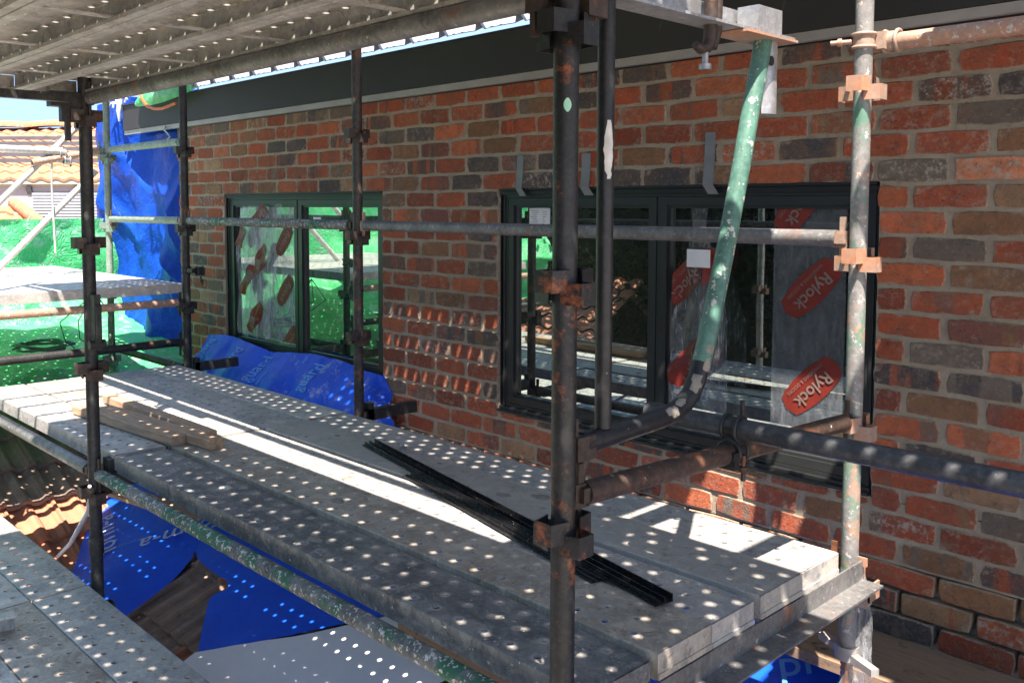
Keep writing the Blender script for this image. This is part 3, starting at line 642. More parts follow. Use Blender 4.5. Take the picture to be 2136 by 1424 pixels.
# ================================================================== SCAFFOLD
X7, YI, YO, YB = 2.832, -.550, -1.820, -3.09
XS = {'P7': X7, 'P4': X7-2.4, 'P3': X7-4.2, 'P2': X7-5.4}
def lug_mesh(mat):
    mb = MB(); r = .0245
    for k in range(4):
        Mx = Matrix.Rotation(k*math.pi/2+.0, 4, 'Z'); dz = .012 if k % 2 else -.012; h = .021
        for s_ in (-1, 1):
            vs = [Mx @ Vector(p) for p in ((r*.6, s_*.030, dz-h), (r+.034, s_*.021, dz-h), (r+.034, s_*.021, dz+h), (r*.6, s_*.030, dz+h), (r*.6, s_*.026, dz-h), (r+.032, s_*.0175, dz-h), (r+.032, s_*.0175, dz+h), (r*.6, s_*.026, dz+h))]
            mb.add(vs, [(0,1,2,3),(7,6,5,4),(0,4,5,1),(3,2,6,7),(1,5,6,2)])
        mb.box((r+.031,-.021,dz-h-.0003), (r+.035,.021,dz+h+.0003), M=Mx)
    return mb.mesh('wedge_lug', mat)
def standard(name_lab, x, y, z0, z1, mat, lugmat, lugs, label, extra=None):
    t_ = thing('scaffold_standard', label, 'scaffold post', (x,y,z0))
    mb = MB(); mb.path([(0,0,0),(0,0,z1-z0)], .0242, 24, hollow=.86); part('tube', mb, mat, t_)
    lm = lug_mesh(lugmat)
    for z_ in lugs: link('wedge_lug', lm, t_, (0,0,z_-z0), R(0))
    return t_
LV = [.255-.4815*k for k in range(0, 5)]; LVu = [.255+.4815*k for k in (1,2,3)]
P7 = standard('P7', X7, YI, -1.36, 1.3, M['green_rust'], M['orust'], [z for z in LV if z > -1.3]+LVu, 'sunlit green and rust post standing in front of the right edge of the near window')
P4 = standard('P4', XS['P4'], YI, -1.5, 1.3, M['brown_tube'], M['rust'], LV+LVu, 'thin dark rusty post in front of the far window')
P3 = standard('P3', XS['P3'], YI, -2.0, 1.3, M['dark_tube'], M['dark_tube'], LV+LVu, 'dark post at the left end of the brickwork beside the blue tarpaulin')
P2 = standard('P2', XS['P2'], YI, -2.0, 1.3, M['green_tube'], M['green_tube'], LV+LVu, 'faded green post standing before the blue tarpaulin at the far left')
P5 = standard('P5', X7, YO, -2.6, 1.3, M['black_rust'], M['black_rust'], LV+LVu, 'thick nearest black post with orange rust scabs down the middle of the view')
P1 = standard('P1', XS['P4'], YO, -2.6, 1.3, M['dark_tube'], M['rust'], LV+LVu, 'dark near post at the left of the deck beside the timber offcuts')
for nm, x_, y_, lab in (('a', X7, YB, 'grey outer post of the camera bay, nearer the house end'), ('b', XS['P4'], YB, 'grey outer post of the camera bay, middle one'), ('c', XS['P3'], YO, 'grey post at the outer corner of the left return platform')):
    standard(nm, x_, y_, -2.6, 1.3, M['grey_tube'], M['rust'], LV, lab)
def marks(parent, specs):                     # paint flecks conforming to the tube
    for z_, ang, wd, hh, mat in specs:
        mb = MB(); r = .0248
        def f(u, v):
            a_ = ang+(u-.5)*wd/r*2*math.sin(math.pi*min(.98, max(.02, v)))**.6; return Vector((math.cos(a_)*r, math.sin(a_)*r, (v-.5)*hh))
        mb.grid(f, 6, 8); o = part('paint_fleck', mb, mat, parent, (0,0,z_+2.6))
cam5 = math.atan2(-3.149+1.82, 3.982-2.832)
marks(P5, [(.115,cam5+.12,.0075,.026,M['greenpaint'])])
P5b = thing('scaffold_standard', 'slim black tube just right of the nearest post, chipped with off-white paint', 'scaffold post', (X7,-1.700,-.52))
mb = MB(); mb.path([(0,0,0),(0,0,1.0)], .0172, 20); part('tube', mb, M['black_tube'], P5b)
mb = MB()
def chip(u, v):
    a_ = cam5+.35+(u-.5)*1.15*(.35+.65*math.sin(math.pi*v))+.25*noise.noise(Vector((v*9,0,0))); return Vector((math.cos(a_)*.0176, math.sin(a_)*.0176, .50+.115*v))
mb.grid(chip, 6, 14); part('paint_patch', mb, M['white'], P5b)

# ---- wedge-ended horizontal tubes
def htube(label, p0, p1, mat, endmat, r=.0242, name='scaffold_ledger', cat='scaffold tube', ends=(1,1), group=None):
    p0, p1 = Vector(p0), Vector(p1); L_ = (p1-p0).length; d = (p1-p0).normalized()
    t_ = thing(name, label, cat, p0, 0, group); t_.rotation_euler = d.to_track_quat('X', 'Z').to_euler()
    a, b = .062*ends[0], L_-.062*ends[1]
    mb = MB(); n_ = max(2, int(L_/.4)); mb.path([(a+(b-a)*i/n_,0,0) for i in range(n_+1)], r, 20, hollow=.85); part('tube', mb, mat, t_)
    for e, s_ in ((0,1),(1,-1)):
        if not ends[e]: continue
        x0 = 0 if e == 0 else L_
        mb = MB(); xx = sorted((x0+s_*.030, x0+s_*.074)); mb.box((xx[0],-.007,-.026), (xx[1],.007,.022)); mb.box((xx[0]+.012,-.018,-.015), (xx[1]-.002,.018,.015)); part('end_blade', mb, endmat, t_)
        mb = MB(); xx = sorted((x0+s_*.040, x0+s_*.054)); z_ = -.085; mb.add([(xx[0],-.004,z_),(xx[1]-.004,-.004,z_),(xx[1]-.004,.004,z_),(xx[0],.004,z_),(xx[0],-.004,.062),(xx[1]+.004,-.004,.062),(xx[1]+.004,.004,.062),(xx[0],.004,.062)], [(0,3,2,1),(4,5,6,7),(0,1,5,4),(1,2,6,5),(2,3,7,6),(3,0,4,7)]); part('wedge', mb, endmat, t_)
    return t_
G = -.167
htube('grey guard rail tube in front of the near window, ending at the sunlit post', (XS['P4'],YI,G), (X7,YI,G), M['grey_tube'], M['orust'])
htube('mortar crusted guard rail crossing the far window, left length', (XS['P3'],YI,G), (XS['P4'],YI,G), M['crust_tube'], M['rust'])
htube('short pale guard rail across the middle of the blue tarpaulin', (XS['P2'],YI,G), (XS['P3'],YI,G), M['green_tube'], M['orust'])
htube('short green guard rail across the upper part of the blue tarpaulin', (XS['P2'],YI,.322), (XS['P3'],YI,.322), M['green_tube'], M['green_tube'])
htube('low dark ledger at the foot of the blue tarpaulin', (XS['P2'],YI,-1.095), (XS['P3'],YI,-1.095), M['brown_tube'], M['rust'])
htube('green streaked ledger below the near edge of the main deck', (XS['P4'],YO,-1.108), (X7,YO,-1.108), M['crust_tube'], M['rust'])
htube('grey ledger below the far left part of the main deck', (XS['P3'],YO,-1.108), (XS['P4'],YO,-1.108), M['grey_tube'], M['rust'])
htube('heavy galvanised ledger along the edge of the upper deck overhead', (XS['P4'],YO,.3275), (X7,YO,.3275), M['grey_tube'], M['rust'], r=.0245)
htube('rusty brown transom tube between the nearest post and the sunlit post', (X7,YO,-.640), (X7,YI,-.690), M['rust_tube'], M['rust'], name='scaffold_transom')
for z_, lab in ((-.672,'brown tube under the edge of the left return platform'), (-.92,'dark tube sagging under the left return platform in front of the green sheet')):
    htube(lab, (XS['P3'],-3.0,z_), (XS['P3'],YI-.0,z_), M['orange_tube' if z_ > -.8 else 'dark_tube'], M['rust'], ends=(0,1))
htube('grey handrail tube crossing the sky side at the far left', (XS['P2'],-3.2,.318), (XS['P2'],-.86,.30), M['white_tube'], M['rust'], ends=(0,0))
htube('short rusty tube clipped to the faded green post at the far left', (XS['P2'],-1.06,.215), (XS['P2'],YI,.325), M['orange_tube'], M['green_tube'], ends=(0,1))
htube('pale diagonal brace crossing the far orange roof', (XS['P2']-.03,-1.62,-.41), (XS['P2']-.03,-.66,.56), M['white_tube'], M['rust'], ends=(0,0), r=.021, name='scaffold_brace', cat='scaffold brace')
htube('lower pale diagonal brace in front of the mauve house wall', (XS['P2']-.03,-1.5,-.71), (XS['P2']-.03,-.62,.17), M['white_tube'], M['rust'], ends=(0,0), r=.021, name='scaffold_brace', cat='scaffold brace')
htube('inner ledger carrying the main deck along the wall, hidden below it', (XS['P4'],YI,-1.12), (X7,YI,-1.12), M['grey_tube'], M['rust'])
tt = htube('orange rusty tube clamped to the sunlit post and running right under the eave', (X7-.03,YI+.055,.385), (5.2,YI+.055,.385), M['orange_tube'], M['rust'], ends=(0,0))
dk = htube('smooth dark tube clamped across the rusty transom in the right foreground', (2.585,-1.201,-.604), (5.3,-1.201,-.602), M['slate_tube'], M['rust'], ends=(0,0), r=.0252)
for i_, (y_, z_) in enumerate(((YB,.303),(YB,.80))):
    htube(('outer ledger of the camera bay overhead','outer guard rail of the camera bay overhead')[i_], (XS['P4'],y_,z_), (X7,y_,z_), M['grey_tube'], M['rust'])
# couplers
def coupler(label, p, ax1, ax2, mat, scale=1., bolt=1):
    t_ = thing('scaffold_coupler', label, 'coupler', p); off = {'x': Vector((1,0,0)), 'y': Vector((0,1,0)), 'z': Vector((0,0,1))}
    for k, (ax, c_, s_) in enumerate(((ax1, Vector((0,0,0)), 1), (ax2[0], Vector(ax2[1]), -1))):
        d = off[ax]; mb = MB(); a = d.orthogonal().normalized(); b = d.cross(a); R_ = .029*scale
        for w0 in (-.018,.018):
            mb.path([c_+d*w0+a*math.cos(q)*R_+b*math.sin(q)*R_ for q in [2*math.pi*i/20 for i in range(21)]], .0055, 8)
        vs = []; n_ = 20
        for q in range(n_): 
            v_ = a*math.cos(2*math.pi*q/n_)+b*math.sin(2*math.pi*q/n_); vs += [c_+d*-.018+v_*.0285*scale, c_+d*.018+v_*.0285*scale]
        mb.add(vs, [(2*q, 2*q+1, (2*q+3) % (2*n_), (2*q+2) % (2*n_)) for q in range(n_)], True)
        part('saddle', mb, mat, t_)
    return t_
def bolt(t_, p, d, L_, mat, r=.0062):
    p, d = Vector(p), Vector(d).normalized(); mb = MB(); pts = []; rr = []
    n_ = int(L_/.003)
    for i in range(n_+1): pts.append(p+d*L_*i/n_); rr.append(r*(1 if i % 2 else .86))
    mb.path(pts, rr, 10); mb.path([p+d*L_*.45, p+d*(L_*.45+.011)], .0115, 6); part('bolt', mb, mat, t_)
c1 = coupler('black forged coupler clamping the dark tube onto the rusty transom', (2.832,-1.201,-.604), 'x', ('y', (0,0,-.056)), M['black_tube'], 1.0)
bolt(c1, (0,.034,-.035), (0,.05,1), .095, M['rust']); bolt(c1, (.03,-.004,-.06), (0,0,-1), .062, M['rust'])
mb = MB(); mb.box((-.022,-.022,-.045), (.022,.022,-.012)); mb.box((-.03,.02,-.04), (.012,.045,.002)); mb.box((-.012,-.045,-.09), (.03,-.02,-.05)); part('body', mb, M['black_tube'], c1)
c2 = coupler('rusty coupler with a bolt gripping the top of the sunlit post', (X7,YI,.388), 'z', ('x', (.055,.055,0)), M['orust'])
bolt(c2, (-.022,-.03,-.003), (-1,-.35,0), .055, M['orust'], .0075); mb = MB(); mb.box((.0,.012,-.024), (.05,.042,.024)); part('body', mb, M['orust'], c2)
c3 = coupler('small dark swivel coupler hanging open on the dark post at the end of the wall', (XS['P3'],YI,-.475), 'z', ('y', (.12,.03,0)), M['dark_tube'], .92)
bolt(c3, (.13,.03,-.03), (.4,0,-1), .06, M['rust']); mb = MB(); mb.box((.02,-.01,-.012), (.10,.03,.012)); part('body', mb, M['dark_tube'], c3)
mb = MB(); mb.box((.026,-.012,1.98), (.075,.012,2.19)); mb.box((.0755,-.010,2.02), (.088,.010,2.15)); mb.path([(.06,-.03,2.0),(.06,.03,2.0)], .018, 10); part('swivel_plate', mb, M['dark_tube'], P1)
mb = MB(); mb.path([(0,0,1.17),(0,0,1.24)], .0275, 20); part('joint_collar', mb, M['brown_tube'], P1)
c4 = coupler('pale coupler joining the handrail and rusty tube at the far left', (XS['P2'],-.86,.285), 'y', ('y', (0,.03,-.045)), M['zinc'], .95)
bolt(c4, (0,.05,-.03), (0,.1,-1), .06, M['dark_tube'])

# ---- bent handrail frame at the near post
bf = thing('bent_rail_frame', 'bent green rail sweeping from an overhead bracket down to the nearest post', 'scaffold rail', (X7,-1.70,-.535))
pts = [(-1.765,-.541),(-1.70,-.540),(-1.60,-.537),(-1.50,-.533),(-1.455,-.528),(-1.415,-.515),(-1.385,-.495),(-1.362,-.465),(-1.345,-.43),(-1.328,-.39),(-1.313,-.35),(-1.285,-.27),(-1.257,-.19),(-1.225,-.09),(-1.19,.02),(-1.15,.16),(-1.115,.27),(-1.098,.335)]
mb = MB(); mb.path([(0,y+1.70,z+.535) for y, z in pts[8:]], .0215, 22); part('green_leg', mb, M['dkgreen'], bf)
mb = MB(); mb.path([(0,y+1.70,z+.535) for y, z in pts[:9]], .0216, 22); part('dark_bend', mb, M['black_tube'], bf)
random.seed(3)
for i in range(11):     # cement splashes on the bend
    k = random.uniform(1.5, 9); i0 = int(k); f_ = k-i0; y = pts[i0][0]*(1-f_)+pts[i0+1][0]*f_; z = pts[i0][1]*(1-f_)+pts[i0+1][1]*f_
    dy, dz = pts[i0+1][0]-pts[i0][0], pts[i0+1][1]-pts[i0][1]; l_ = math.hypot(dy, dz); T = Vector((0,dy/l_,dz/l_)); Nn = Vector((1,0,0)); B = T.cross(Nn)
    if B.z < 0: B = -B
    w_, h_ = random.uniform(.006,.018), random.uniform(.25,.6); a0 = random.uniform(.1,1.1); cpt = Vector((0,y+1.70,z+.535))
    def f(u, v):
        a_ = a0+(u-.5)*h_*2; s_ = (v-.5)*2*w_*(.6+.4*math.sin(math.pi*u))*(1+.5*noise.noise(Vector((u*4,i,v*2)))); rr = .0222
        return cpt+T*s_+(Nn*math.cos(a_)+B*math.sin(a_))*rr
    mb = MB(); mb.grid(f, 6, 6); part('cement_splash', mb, M['cement'], bf)
mb = MB(); mb.box((-.02,-.10,-.035), (.02,-.045,.012)); mb.box((-.012,-.105,-.02), (.012,-.09,.05)); part('foot_socket', mb, M['rust'], bf)
mb = MB(); mb.path([(0,-.045,-.01),(-.01,-.07,-.10),(-.015,-.085,-.15)], .011, 8); part('stay', mb, M['rust'], bf)
# overhead bracket: channel, flange and drop plates
br = thing('overhead_bracket', 'galvanised channel bracket with drop plate above the bent rail', 'bracket', (X7,-1.35,.33))
mb = MB(); mb.box((-.035,-.45,.0), (.035,.34,.006)); mb.box((-.035,-.45,.006), (-.030,.25,.060)); part('channel', mb, M['zinc'], br)
mb = MB(); mb.box((-.02,.165,.006), (.034,.275,.062)); part('block', mb, M['zinc'], br)
mb = MB(); mb.box((-.045,.10,-.008), (.045,.335,-.002)); part('flange', mb, M['orust'], br)
mb = MB()
def halfp(u, v):
    a_ = R(-60)+u*R(170); return Vector((-.02+.033*math.cos(a_), .285+.037*math.sin(a_), -.008-.172*v))
mb.grid(halfp, 12, 3); part('drop_plate', mb, M['zinc'], br)
mb = MB(); mb.path([(.014,.263,-.055),(.016,.263,-.055)], .012, 14); part('bolt_hole', mb, M['inner'], br)
hk = thing('hook_clamp', 'brown rusty hook clamp hanging from the overhead channel', 'clamp', (X7,-1.30,.33))
mb = MB(); mb.path([(.0,-.03,.10),(.0,-.03,.03),(.0,-.032,-.03),(.0,-.045,-.052),(.0,-.07,-.058),(.0,-.09,-.05)], [.016,.016,.015,.013,.011,.009], 10); mb.path([(.0,-.005,.10),(.0,-.005,-.01),(.0,-.02,-.05)], [.013,.012,.010], 10); part('hook', mb, M['rust'], hk)
mb = MB(); mb.path([(.0,-.05,-.055),(.0,-.05,-.10)], .007, 8); mb.path([(.0,-.05,-.088),(.0,-.05,-.10)], .014, 6); part('bolt', mb, M['zinc'], hk)
# rusty transom head plates at the top of the nearest post
hp = thing('wedge_bracket', 'rusty transom end plates wedged at the top of the nearest post', 'bracket', (X7,YO,.36))
mb = MB(); mb.box((-.09,-.035,-.02), (-.018,.03,.05)); mb.box((-.06,-.05,-.07), (-.022,-.028,-.02)); mb.box((-.052,-.046,-.115), (-.038,-.032,-.07)); mb.box((.0,.03,-.075), (.03,.085,-.01)); mb.box((.006,.05,-.125), (.018,.068,-.075)); mb.box((-.03,.028,-.02), (.03,.16,.045)); part('plate', mb, M['rust'], hp)
hp2 = thing('wedge_bracket', 'dark transom end plates wedged at the top of the left near post', 'bracket', (XS['P4'],YO,.33))
mb = MB(); mb.box((-.03,-.13,-.035), (.02,-.022,.02)); mb.box((-.02,-.09,-.09), (.012,-.022,-.035)); mb.box((-.01,-.075,-.16), (.006,-.055,-.09)); part('plate', mb, M['dark_tube'], hp2)

# ---- planks
def plank_meshes(L_, holes, matk, rows=(-.082,0,.082), W_=.217, h=.060, hr=.0095):
    mat = M[matk]; mb = MB(); att = []
    def add(vs, fs, wear, smooth=False): mb.add(vs, fs, smooth); att.extend(wear)
    y0, y1 = -W_/2, W_/2; b = .004
    if holes:
        p = .0825
        nc = int((L_-.05)/p); m0 = (L_-nc*p)/2
        ys = [y0+b]+[(rows[i]+rows[i+1])/2 for i in range(len(rows)-1)]+[y1-b]
        for ri, ry in enumerate(rows):
            a, c_ = ys[ri], ys[ri+1]; sft = p/2 if ri % 2 else 0; n_ = nc-(1 if ri % 2 else 0); xs0 = m0+sft
            if xs0 > 0: add([(0,a,0),(xs0,a,0),(xs0,c_,0),(0,c_,0)], [(0,1,2,3)], [0]*4)
            xe = xs0+n_*p; add([(xe,a,0),(L_,a,0),(L_,c_,0),(xe,c_,0)], [(0,1,2,3)], [0]*4)
            for k in range(n_):
                x0, x1 = xs0+k*p, xs0+(k+1)*p; cx_ = (x0+x1)/2; my = ry
                outer = [(x1,my),(x1,c_),(cx_,c_),(x0,c_),(x0,my),(x0,a),(cx_,a),(x1,a)]
                o8 = [(cx_+hr*math.cos(math.pi/4*q), my+hr*math.sin(math.pi/4*q)) for q in range(8)]
                m8 = [(cx_+hr*1.75*math.cos(math.pi/4*q), my+hr*1.75*math.sin(math.pi/4*q)) for q in range(8)]
                vs = [(x,y,0) for x,y in outer]+[(x,y,.0005) for x,y in m8]+[(x,y,.0012) for x,y in o8]+[(x,y,-.004) for x,y in o8]
                fs = [(q,(q+1) % 8,8+(q+1) % 8,8+q) for q in range(8)]+[(8+q,8+(q+1) % 8,16+(q+1) % 8,16+q) for q in range(8)]+[(16+q,16+(q+1) % 8,24+(q+1) % 8,24+q) for q in range(8)]
                add(vs, fs, [0]*8+[.55]*8+[1]*16)
    else:
        n_ = 24; add([(L_*i/n_, y, 0) for y in (y0+b, 0, y1-b) for i in range(n_+1)], [(j*(n_+1)+i, j*(n_+1)+i+1, (j+1)*(n_+1)+i+1, (j+1)*(n_+1)+i) for j in range(2) for i in range(n_)], [0]*(3*(n_+1)))
    for s_, ye in ((1,y0),(-1,y1)):   # rounded edge, web, lip
        yy = [ye+s_*b, ye+s_*.001, ye, ye, ye+s_*.002, ye+s_*.027, ye+s_*.027]; zz = [0,-.001,-.004,-h+.002,-h,-h,-h+.010]
        n_ = 8; vs = [(L_*i/n_, y, z) for y, z in zip(yy, zz) for i in range(n_+1)]
        add(vs, [((j*(n_+1)+i, j*(n_+1)+i+1, (j+1)*(n_+1)+i+1, (j+1)*(n_+1)+i) if s_ < 0 else (j*(n_+1)+i, (j+1)*(n_+1)+i, (j+1)*(n_+1)+i+1, j*(n_+1)+i+1)) for j in range(6) for i in range(n_)], [0]*len(vs))
    mb.att['wear'] = [(w_,w_,w_,1) for w_ in att]
    deck = mb.mesh('deck_sheet', mat)
    e = MB(); e.box((-.003,y0+.003,-h+.002), (.004,y1-.003,-.002)); e.box((-.006,y0+.004,-h+.001), (-.003,y1-.004,-h+.014))
    s = MB(); s.box((-.014,y0+.005,-h+.0105), (.014,y1-.005,-h+.014))
    return deck, e.mesh('end_plate', mat), s.mesh('stiffener', M['under'])
PC = {}
def plank(label, x0, x1, yc, z, matk='plank', holes=True, rows=(-.082,0,.082), rz=0, W_=.217, group=None, dz=0., tilt=0., hr=.0095):
    L_ = round(abs(x1-x0), 3); key = (L_, holes, matk, rows, W_, hr)
    if key not in PC: PC[key] = plank_meshes(L_, holes, matk, rows, W_, hr=hr)
    d_, e_, s_ = PC[key]
    t_ = thing('scaffold_plank', label, 'scaffold plank', (x0,yc,z), rz, group); t_.rotation_euler = (0, tilt, rz)
    link('deck_sheet', d_, t_); link('end_plate', e_, t_); link('end_plate', e_, t_, (L_,0,0), math.pi)
    n_ = max(1, int(L_/.62))
    for k in range(n_): link('stiffener', s_, t_, (L_*(k+1)/(n_+1),0,0))
    return t_
ZD = -1.030; r6 = (-.066,-.0,.066)
labs = ['outermost dark stained perforated plank of the main deck, nearest the camera', 'second perforated plank of the main deck from the camera side', 'third plank of the main deck, striped by full sun and carrying the black channel end', 'fourth plank of the main deck, plain cement grey beside the wall-side plank', 'perforated plank of the main deck closest to the brick wall']
yc = [-1.674,-1.450,-1.241,-1.020,-.798]; mk = ['plank_dark','plank_brown','plank','plank_cement','plank']; ww = [.208,.214,.192,.219,.212]
MAIN = []
for i in range(5):
    MAIN.append(None); MAIN[i] = plank(labs[i], .545, 2.862+.006*(i % 2), yc[i], ZD+(-.007,.003,-.004,.003,-.003)[i], mk[i], i != 3, r6 if i < 3 else (-.07,.0,.07), W_=ww[i])
labs = ['outermost plank of the far part of the deck, white with sun at its left end', 'second far deck plank with sunlit rust speckles under the timber offcuts', 'third far deck plank, brightly sunlit with a narrow shadow line', 'fourth far deck plank in blue shade', 'far deck plank beside the blue wrap under the far window']
mk = ['plank','plank_rust','plank_light','plank','plank_light']
for i in range(5): plank(labs[i], -1.205, .525, yc[i], ZD-.002*(i % 2), mk[i], True, r6, W_=ww[i])
rs = random.Random(21)
def splash(pl, x, y, r_, mat):
    mb = MB(); n_ = 12; pts = [(r_*1.5*math.cos(a)*(1+.45*noise.noise(Vector((math.cos(a)*1.3,math.sin(a)*1.3,x*9)))), r_*math.sin(a)*(1+.45*noise.noise(Vector((math.cos(a)*1.3,3+math.sin(a)*1.3,x*9))))) for a in [2*math.pi*k/n_ for k in range(n_)]]
    mb.add([(0,0,.0032)]+[(px*.7,py*.7,.0028) for px,py in pts]+[(px,py,.0004) for px,py in pts], [(0,1+k,1+(k+1) % n_) for k in range(n_)]+[(1+k,1+n_+k,1+n_+(k+1) % n_,1+(k+1) % n_) for k in range(n_)], True)
    part('mortar_splash', mb, mat, pl, (x,y,0))
for pl in MAIN:
    for _ in range(9): splash(pl, rs.uniform(.05,2.2), rs.uniform(-.085,.085), rs.choice([.006,.008,.012,.02]), M['cement'] if rs.random() < .7 else M['plank_light'])
splash(MAIN[0], .62, .02, .022, M['plank_light']); splash(MAIN[0], .70, -.03, .016, M['cement'])
lettering('stencil_mark', 'H', .075, lambda x,y: Vector((.811+y*.9+x*.0, -.044-x, .0016)), M['orange_tube'], MAIN[2], .001)
# camera-side lower deck
for i in range(4):
    plank(['pale perforated plank at the bottom left, far half beside the drop','inner perforated plank at the bottom left, far half','plank of the lower walkway, third from the drop, far half','plank of the lower walkway, fourth from the drop, far half'][i], -1.6, .432, -1.962-.214*i, -1.545, ['plank','plank_light','plank','plank'][i], True, r6, W_=.210)
    plank(['pale perforated plank filling the bottom left corner, near half','brown stained perforated plank in the bottom left corner, near half','plank of the lower walkway, third from the drop, near half','plank of the lower walkway, fourth from the drop, near half'][i], .442, 2.85, -1.962-.214*i, -1.545, ['plank','plank_brown','plank','plank'][i], True, r6, W_=.210)
mb = MB(); mb.box((0,-.2,0), (.03,.05,.055)); mb.box((.03,-.2,.050), (.06,.05,.055)); solo('steel_angle', mb, M['plank'], 'grey steel angle lying on the walkway at the left edge of the view', 'steel angle', None, (.60,-2.23,-1.545), R(-8))
# upper deck over the camera bay (seen from below)
U = ['inner plank of the deck overhead, next to the heavy ledger, seen from below', 'second plank overhead counted from the heavy ledger', 'third plank overhead counted from the heavy ledger', 'fourth plank overhead at the top left corner', 'outer plank overhead beyond the top left corner']
O9 = ['first','second','third','fourth','fifth','sixth','seventh']
for i in range(5): plank(U[i], .305, 2.862, -1.912-.229*i, .412, 'under', True, (-.094,0,.094), W_=.224)
for i in range(3): plank(O9[i]+' overhead plank of the bay behind the viewpoint, outside the view', 2.88, 5.2, -1.912-.229*i, .412, 'under', True, (-.084,0,.084), W_=.224, group='upper deck planks outside the view')
# next lift above the main deck (unseen; spans and holes shaped for the dotted shade)
TL = dict(group='unseen top lift planks laid out for their shade', hr=.0112)
rT = (-.058,0,.058)
EDG = [-1.79,-1.572,-1.354,-1.136,-.918,-.702,-.487]
SPAN = [[(-1.37,2.86),(2.88,5.2)], [(-1.37,2.95),(4.0,5.2)], [(-1.37,2.95),(3.75,5.2)], [(-1.37,2.95),(3.40,5.2)], [(-2.6,.30),(.31,2.68),(3.18,5.2)], [(-2.6,.44),(.45,2.72),(3.20,5.2)]]
for i in range(6):
    for j, (xa, xb) in enumerate(SPAN[i]):
        plank(O9[i]+[' left-hand',' middle',' right-hand'][j if len(SPAN[i]) == 3 else 2*j]+' unseen top lift plank counted from the outside, laid out for its shade', xa, xb, (EDG[i]+EDG[i+1])/2, .970, 'under', {0: j == 1, 1: j == 0, 2: j == 0, 3: j == 0, 4: j == 1, 5: j == 1}[i], rT, W_=.214, **TL)
plank('extra unseen outer plank added to the top lift for shade over the right-hand bay', 2.88, 5.2, -1.905, .970, 'under', True, rT, W_=.218, **TL)  # unseen plank added to end the sunlit strip on the deck
for i in range(2): plank(O9[i]+' unseen solid wall-side plank, added to shade the wall and fascia', -2.6, 5.2, -.402+.163*i, .972, 'under', False, rT, W_=.160, **TL)  # unseen boards added to keep the sun off wall and fascia
htube('transom of the top lift over the right end of the deck, outside the view', (3.385,-1.75,.93), (3.385,-.6,.93), M['grey_tube'], M['rust'], ends=(0,0))
htube('outer ledger of the top lift over the main deck, outside the view', (XS['P4'],YO,.865), (X7,YO,.865), M['grey_tube'], M['rust'])
htube('outer ledger of the top lift over the far bay, outside the view', (XS['P3'],YO,.865), (XS['P4'],YO,.865), M['grey_tube'], M['rust'])
# ladder lying across the camera-side upper level at the left (unseen, added for its rung shadows)
ld = thing('ladder', 'unseen ladder laid flat beyond the left end of the upper deck, added for rung shadows', 'ladder', (-.25,-2.30,1.30))
for y_ in (-.30,.30):
    mb = MB(); mb.box((0,y_-.012,-.03), (1.25,y_+.012,.03)); part('rail', mb, M['zinc'], ld)
for k in range(4):
    mb = MB(); mb.path([(.22+.24*k,-.29,0),(.22+.24*k,.29,0)], .013, 10); part('rung', mb, M['zinc'], ld)
# left return platform: planks running away from the wall
for i in range(10):
    xx = -1.490-.226*i
    t_ = plank(['grey plank at the near edge of the left return platform', 'second plank of the left return platform', 'third plank of the left return platform', 'fourth plank of the left return platform', 'fifth plank of the left return platform', 'sixth plank of the left return platform', 'seventh plank of the left return platform', 'eighth plank of the left return platform', 'ninth plank of the left return platform','farthest plank of the left return platform'][i], 0, 1.85, 0, 0, ['plank_light','plank_light','plank'][i % 3], True, r6, W_=.219)
    t_.location = (xx, -.575, -.556); t_.rotation_euler = (0,0,R(-90))

# bearers and brackets
def angle_bar(label, p, L_, rz, mat, a=.062, th=.006, name='deck_bearer', cat='steel beam', flip=1):
    mb = MB(); mb.box((0,0,-a), (L_,th,0)); mb.box((0,min(th,flip*a),-a), (L_,max(0,flip*a),-a+th)) if flip > 0 else mb.box((0,-a,-a), (L_,0,-a+th))
    return solo(name, mb, mat, label, cat, None, p, rz)
angle_bar('steel angle bearer under the near right end of the deck planks, sunlit at the post', (2.873,YO+.03,-1.092), 1.235, R(90), M['grey_tube'], .060, flip=-1)
bb = thing('beam_end_hook', 'rusty end hook of the bearer wedged into the sunlit post', 'bracket', (X7,YI,-1.17))
mb = MB(); mb.box((.028,-.045,-.03), (.034,.03,.06)); mb.box((.0,.0,.06), (.05,.006,.085)); mb.box((.034,-.03,-.03), (.075,-.024,.02)); mb.box((.068,-.03,-.03), (.074,.035,.02)); part('hook', mb, M['orust'], bb)
angle_bar('dark bearer under the joint of the main deck planks', (XS['P4']+.10,YO+.03,-1.095), 1.24, R(90), M['dark_tube'], .060, flip=1)
angle_bar('dark bearer under the far end of the main deck planks', (XS['P3']+.14,YO+.03,-1.095), 1.24, R(90), M['dark_tube'], .060, flip=1)
angle_bar('dark bearer under the left end of the deck overhead', (.560,-3.05,.331), 1.13, R(90), M['dark_tube'], .030, flip=1)
for x_, lab in ((XS['P4']+.02,'dark bracket poking toward the blue wrap at the middle of the deck'), (XS['P3']+.02,'dark bracket poking toward the wall at the far end of the deck')):
    mb = MB(); mb.box((-.02,0,-.035), (.02,.30,-.030)); mb.box((.015,0,-.030), (.02,.30,.020)); mb.box((-.02,.0,.015), (.015,.30,.020)); mb.box((-.02,.0,-.03), (.02,.03,.05)); solo('wall_bracket', mb, M['dark_tube'], lab, 'bracket', None, (x_,YI+.03,-1.075))
mb = MB(); mb.box((-.008,-.03,-.06), (.012,.03,.012)); mb.box((.012,-.028,-.055), (.045,.02,.010)); solo('transom_shoe', mb, M['dark_tube'], 'dark shoe between the left near post and the deck plank ends', 'bracket', None, (XS['P4']+.045,YO+.05,-1.055))

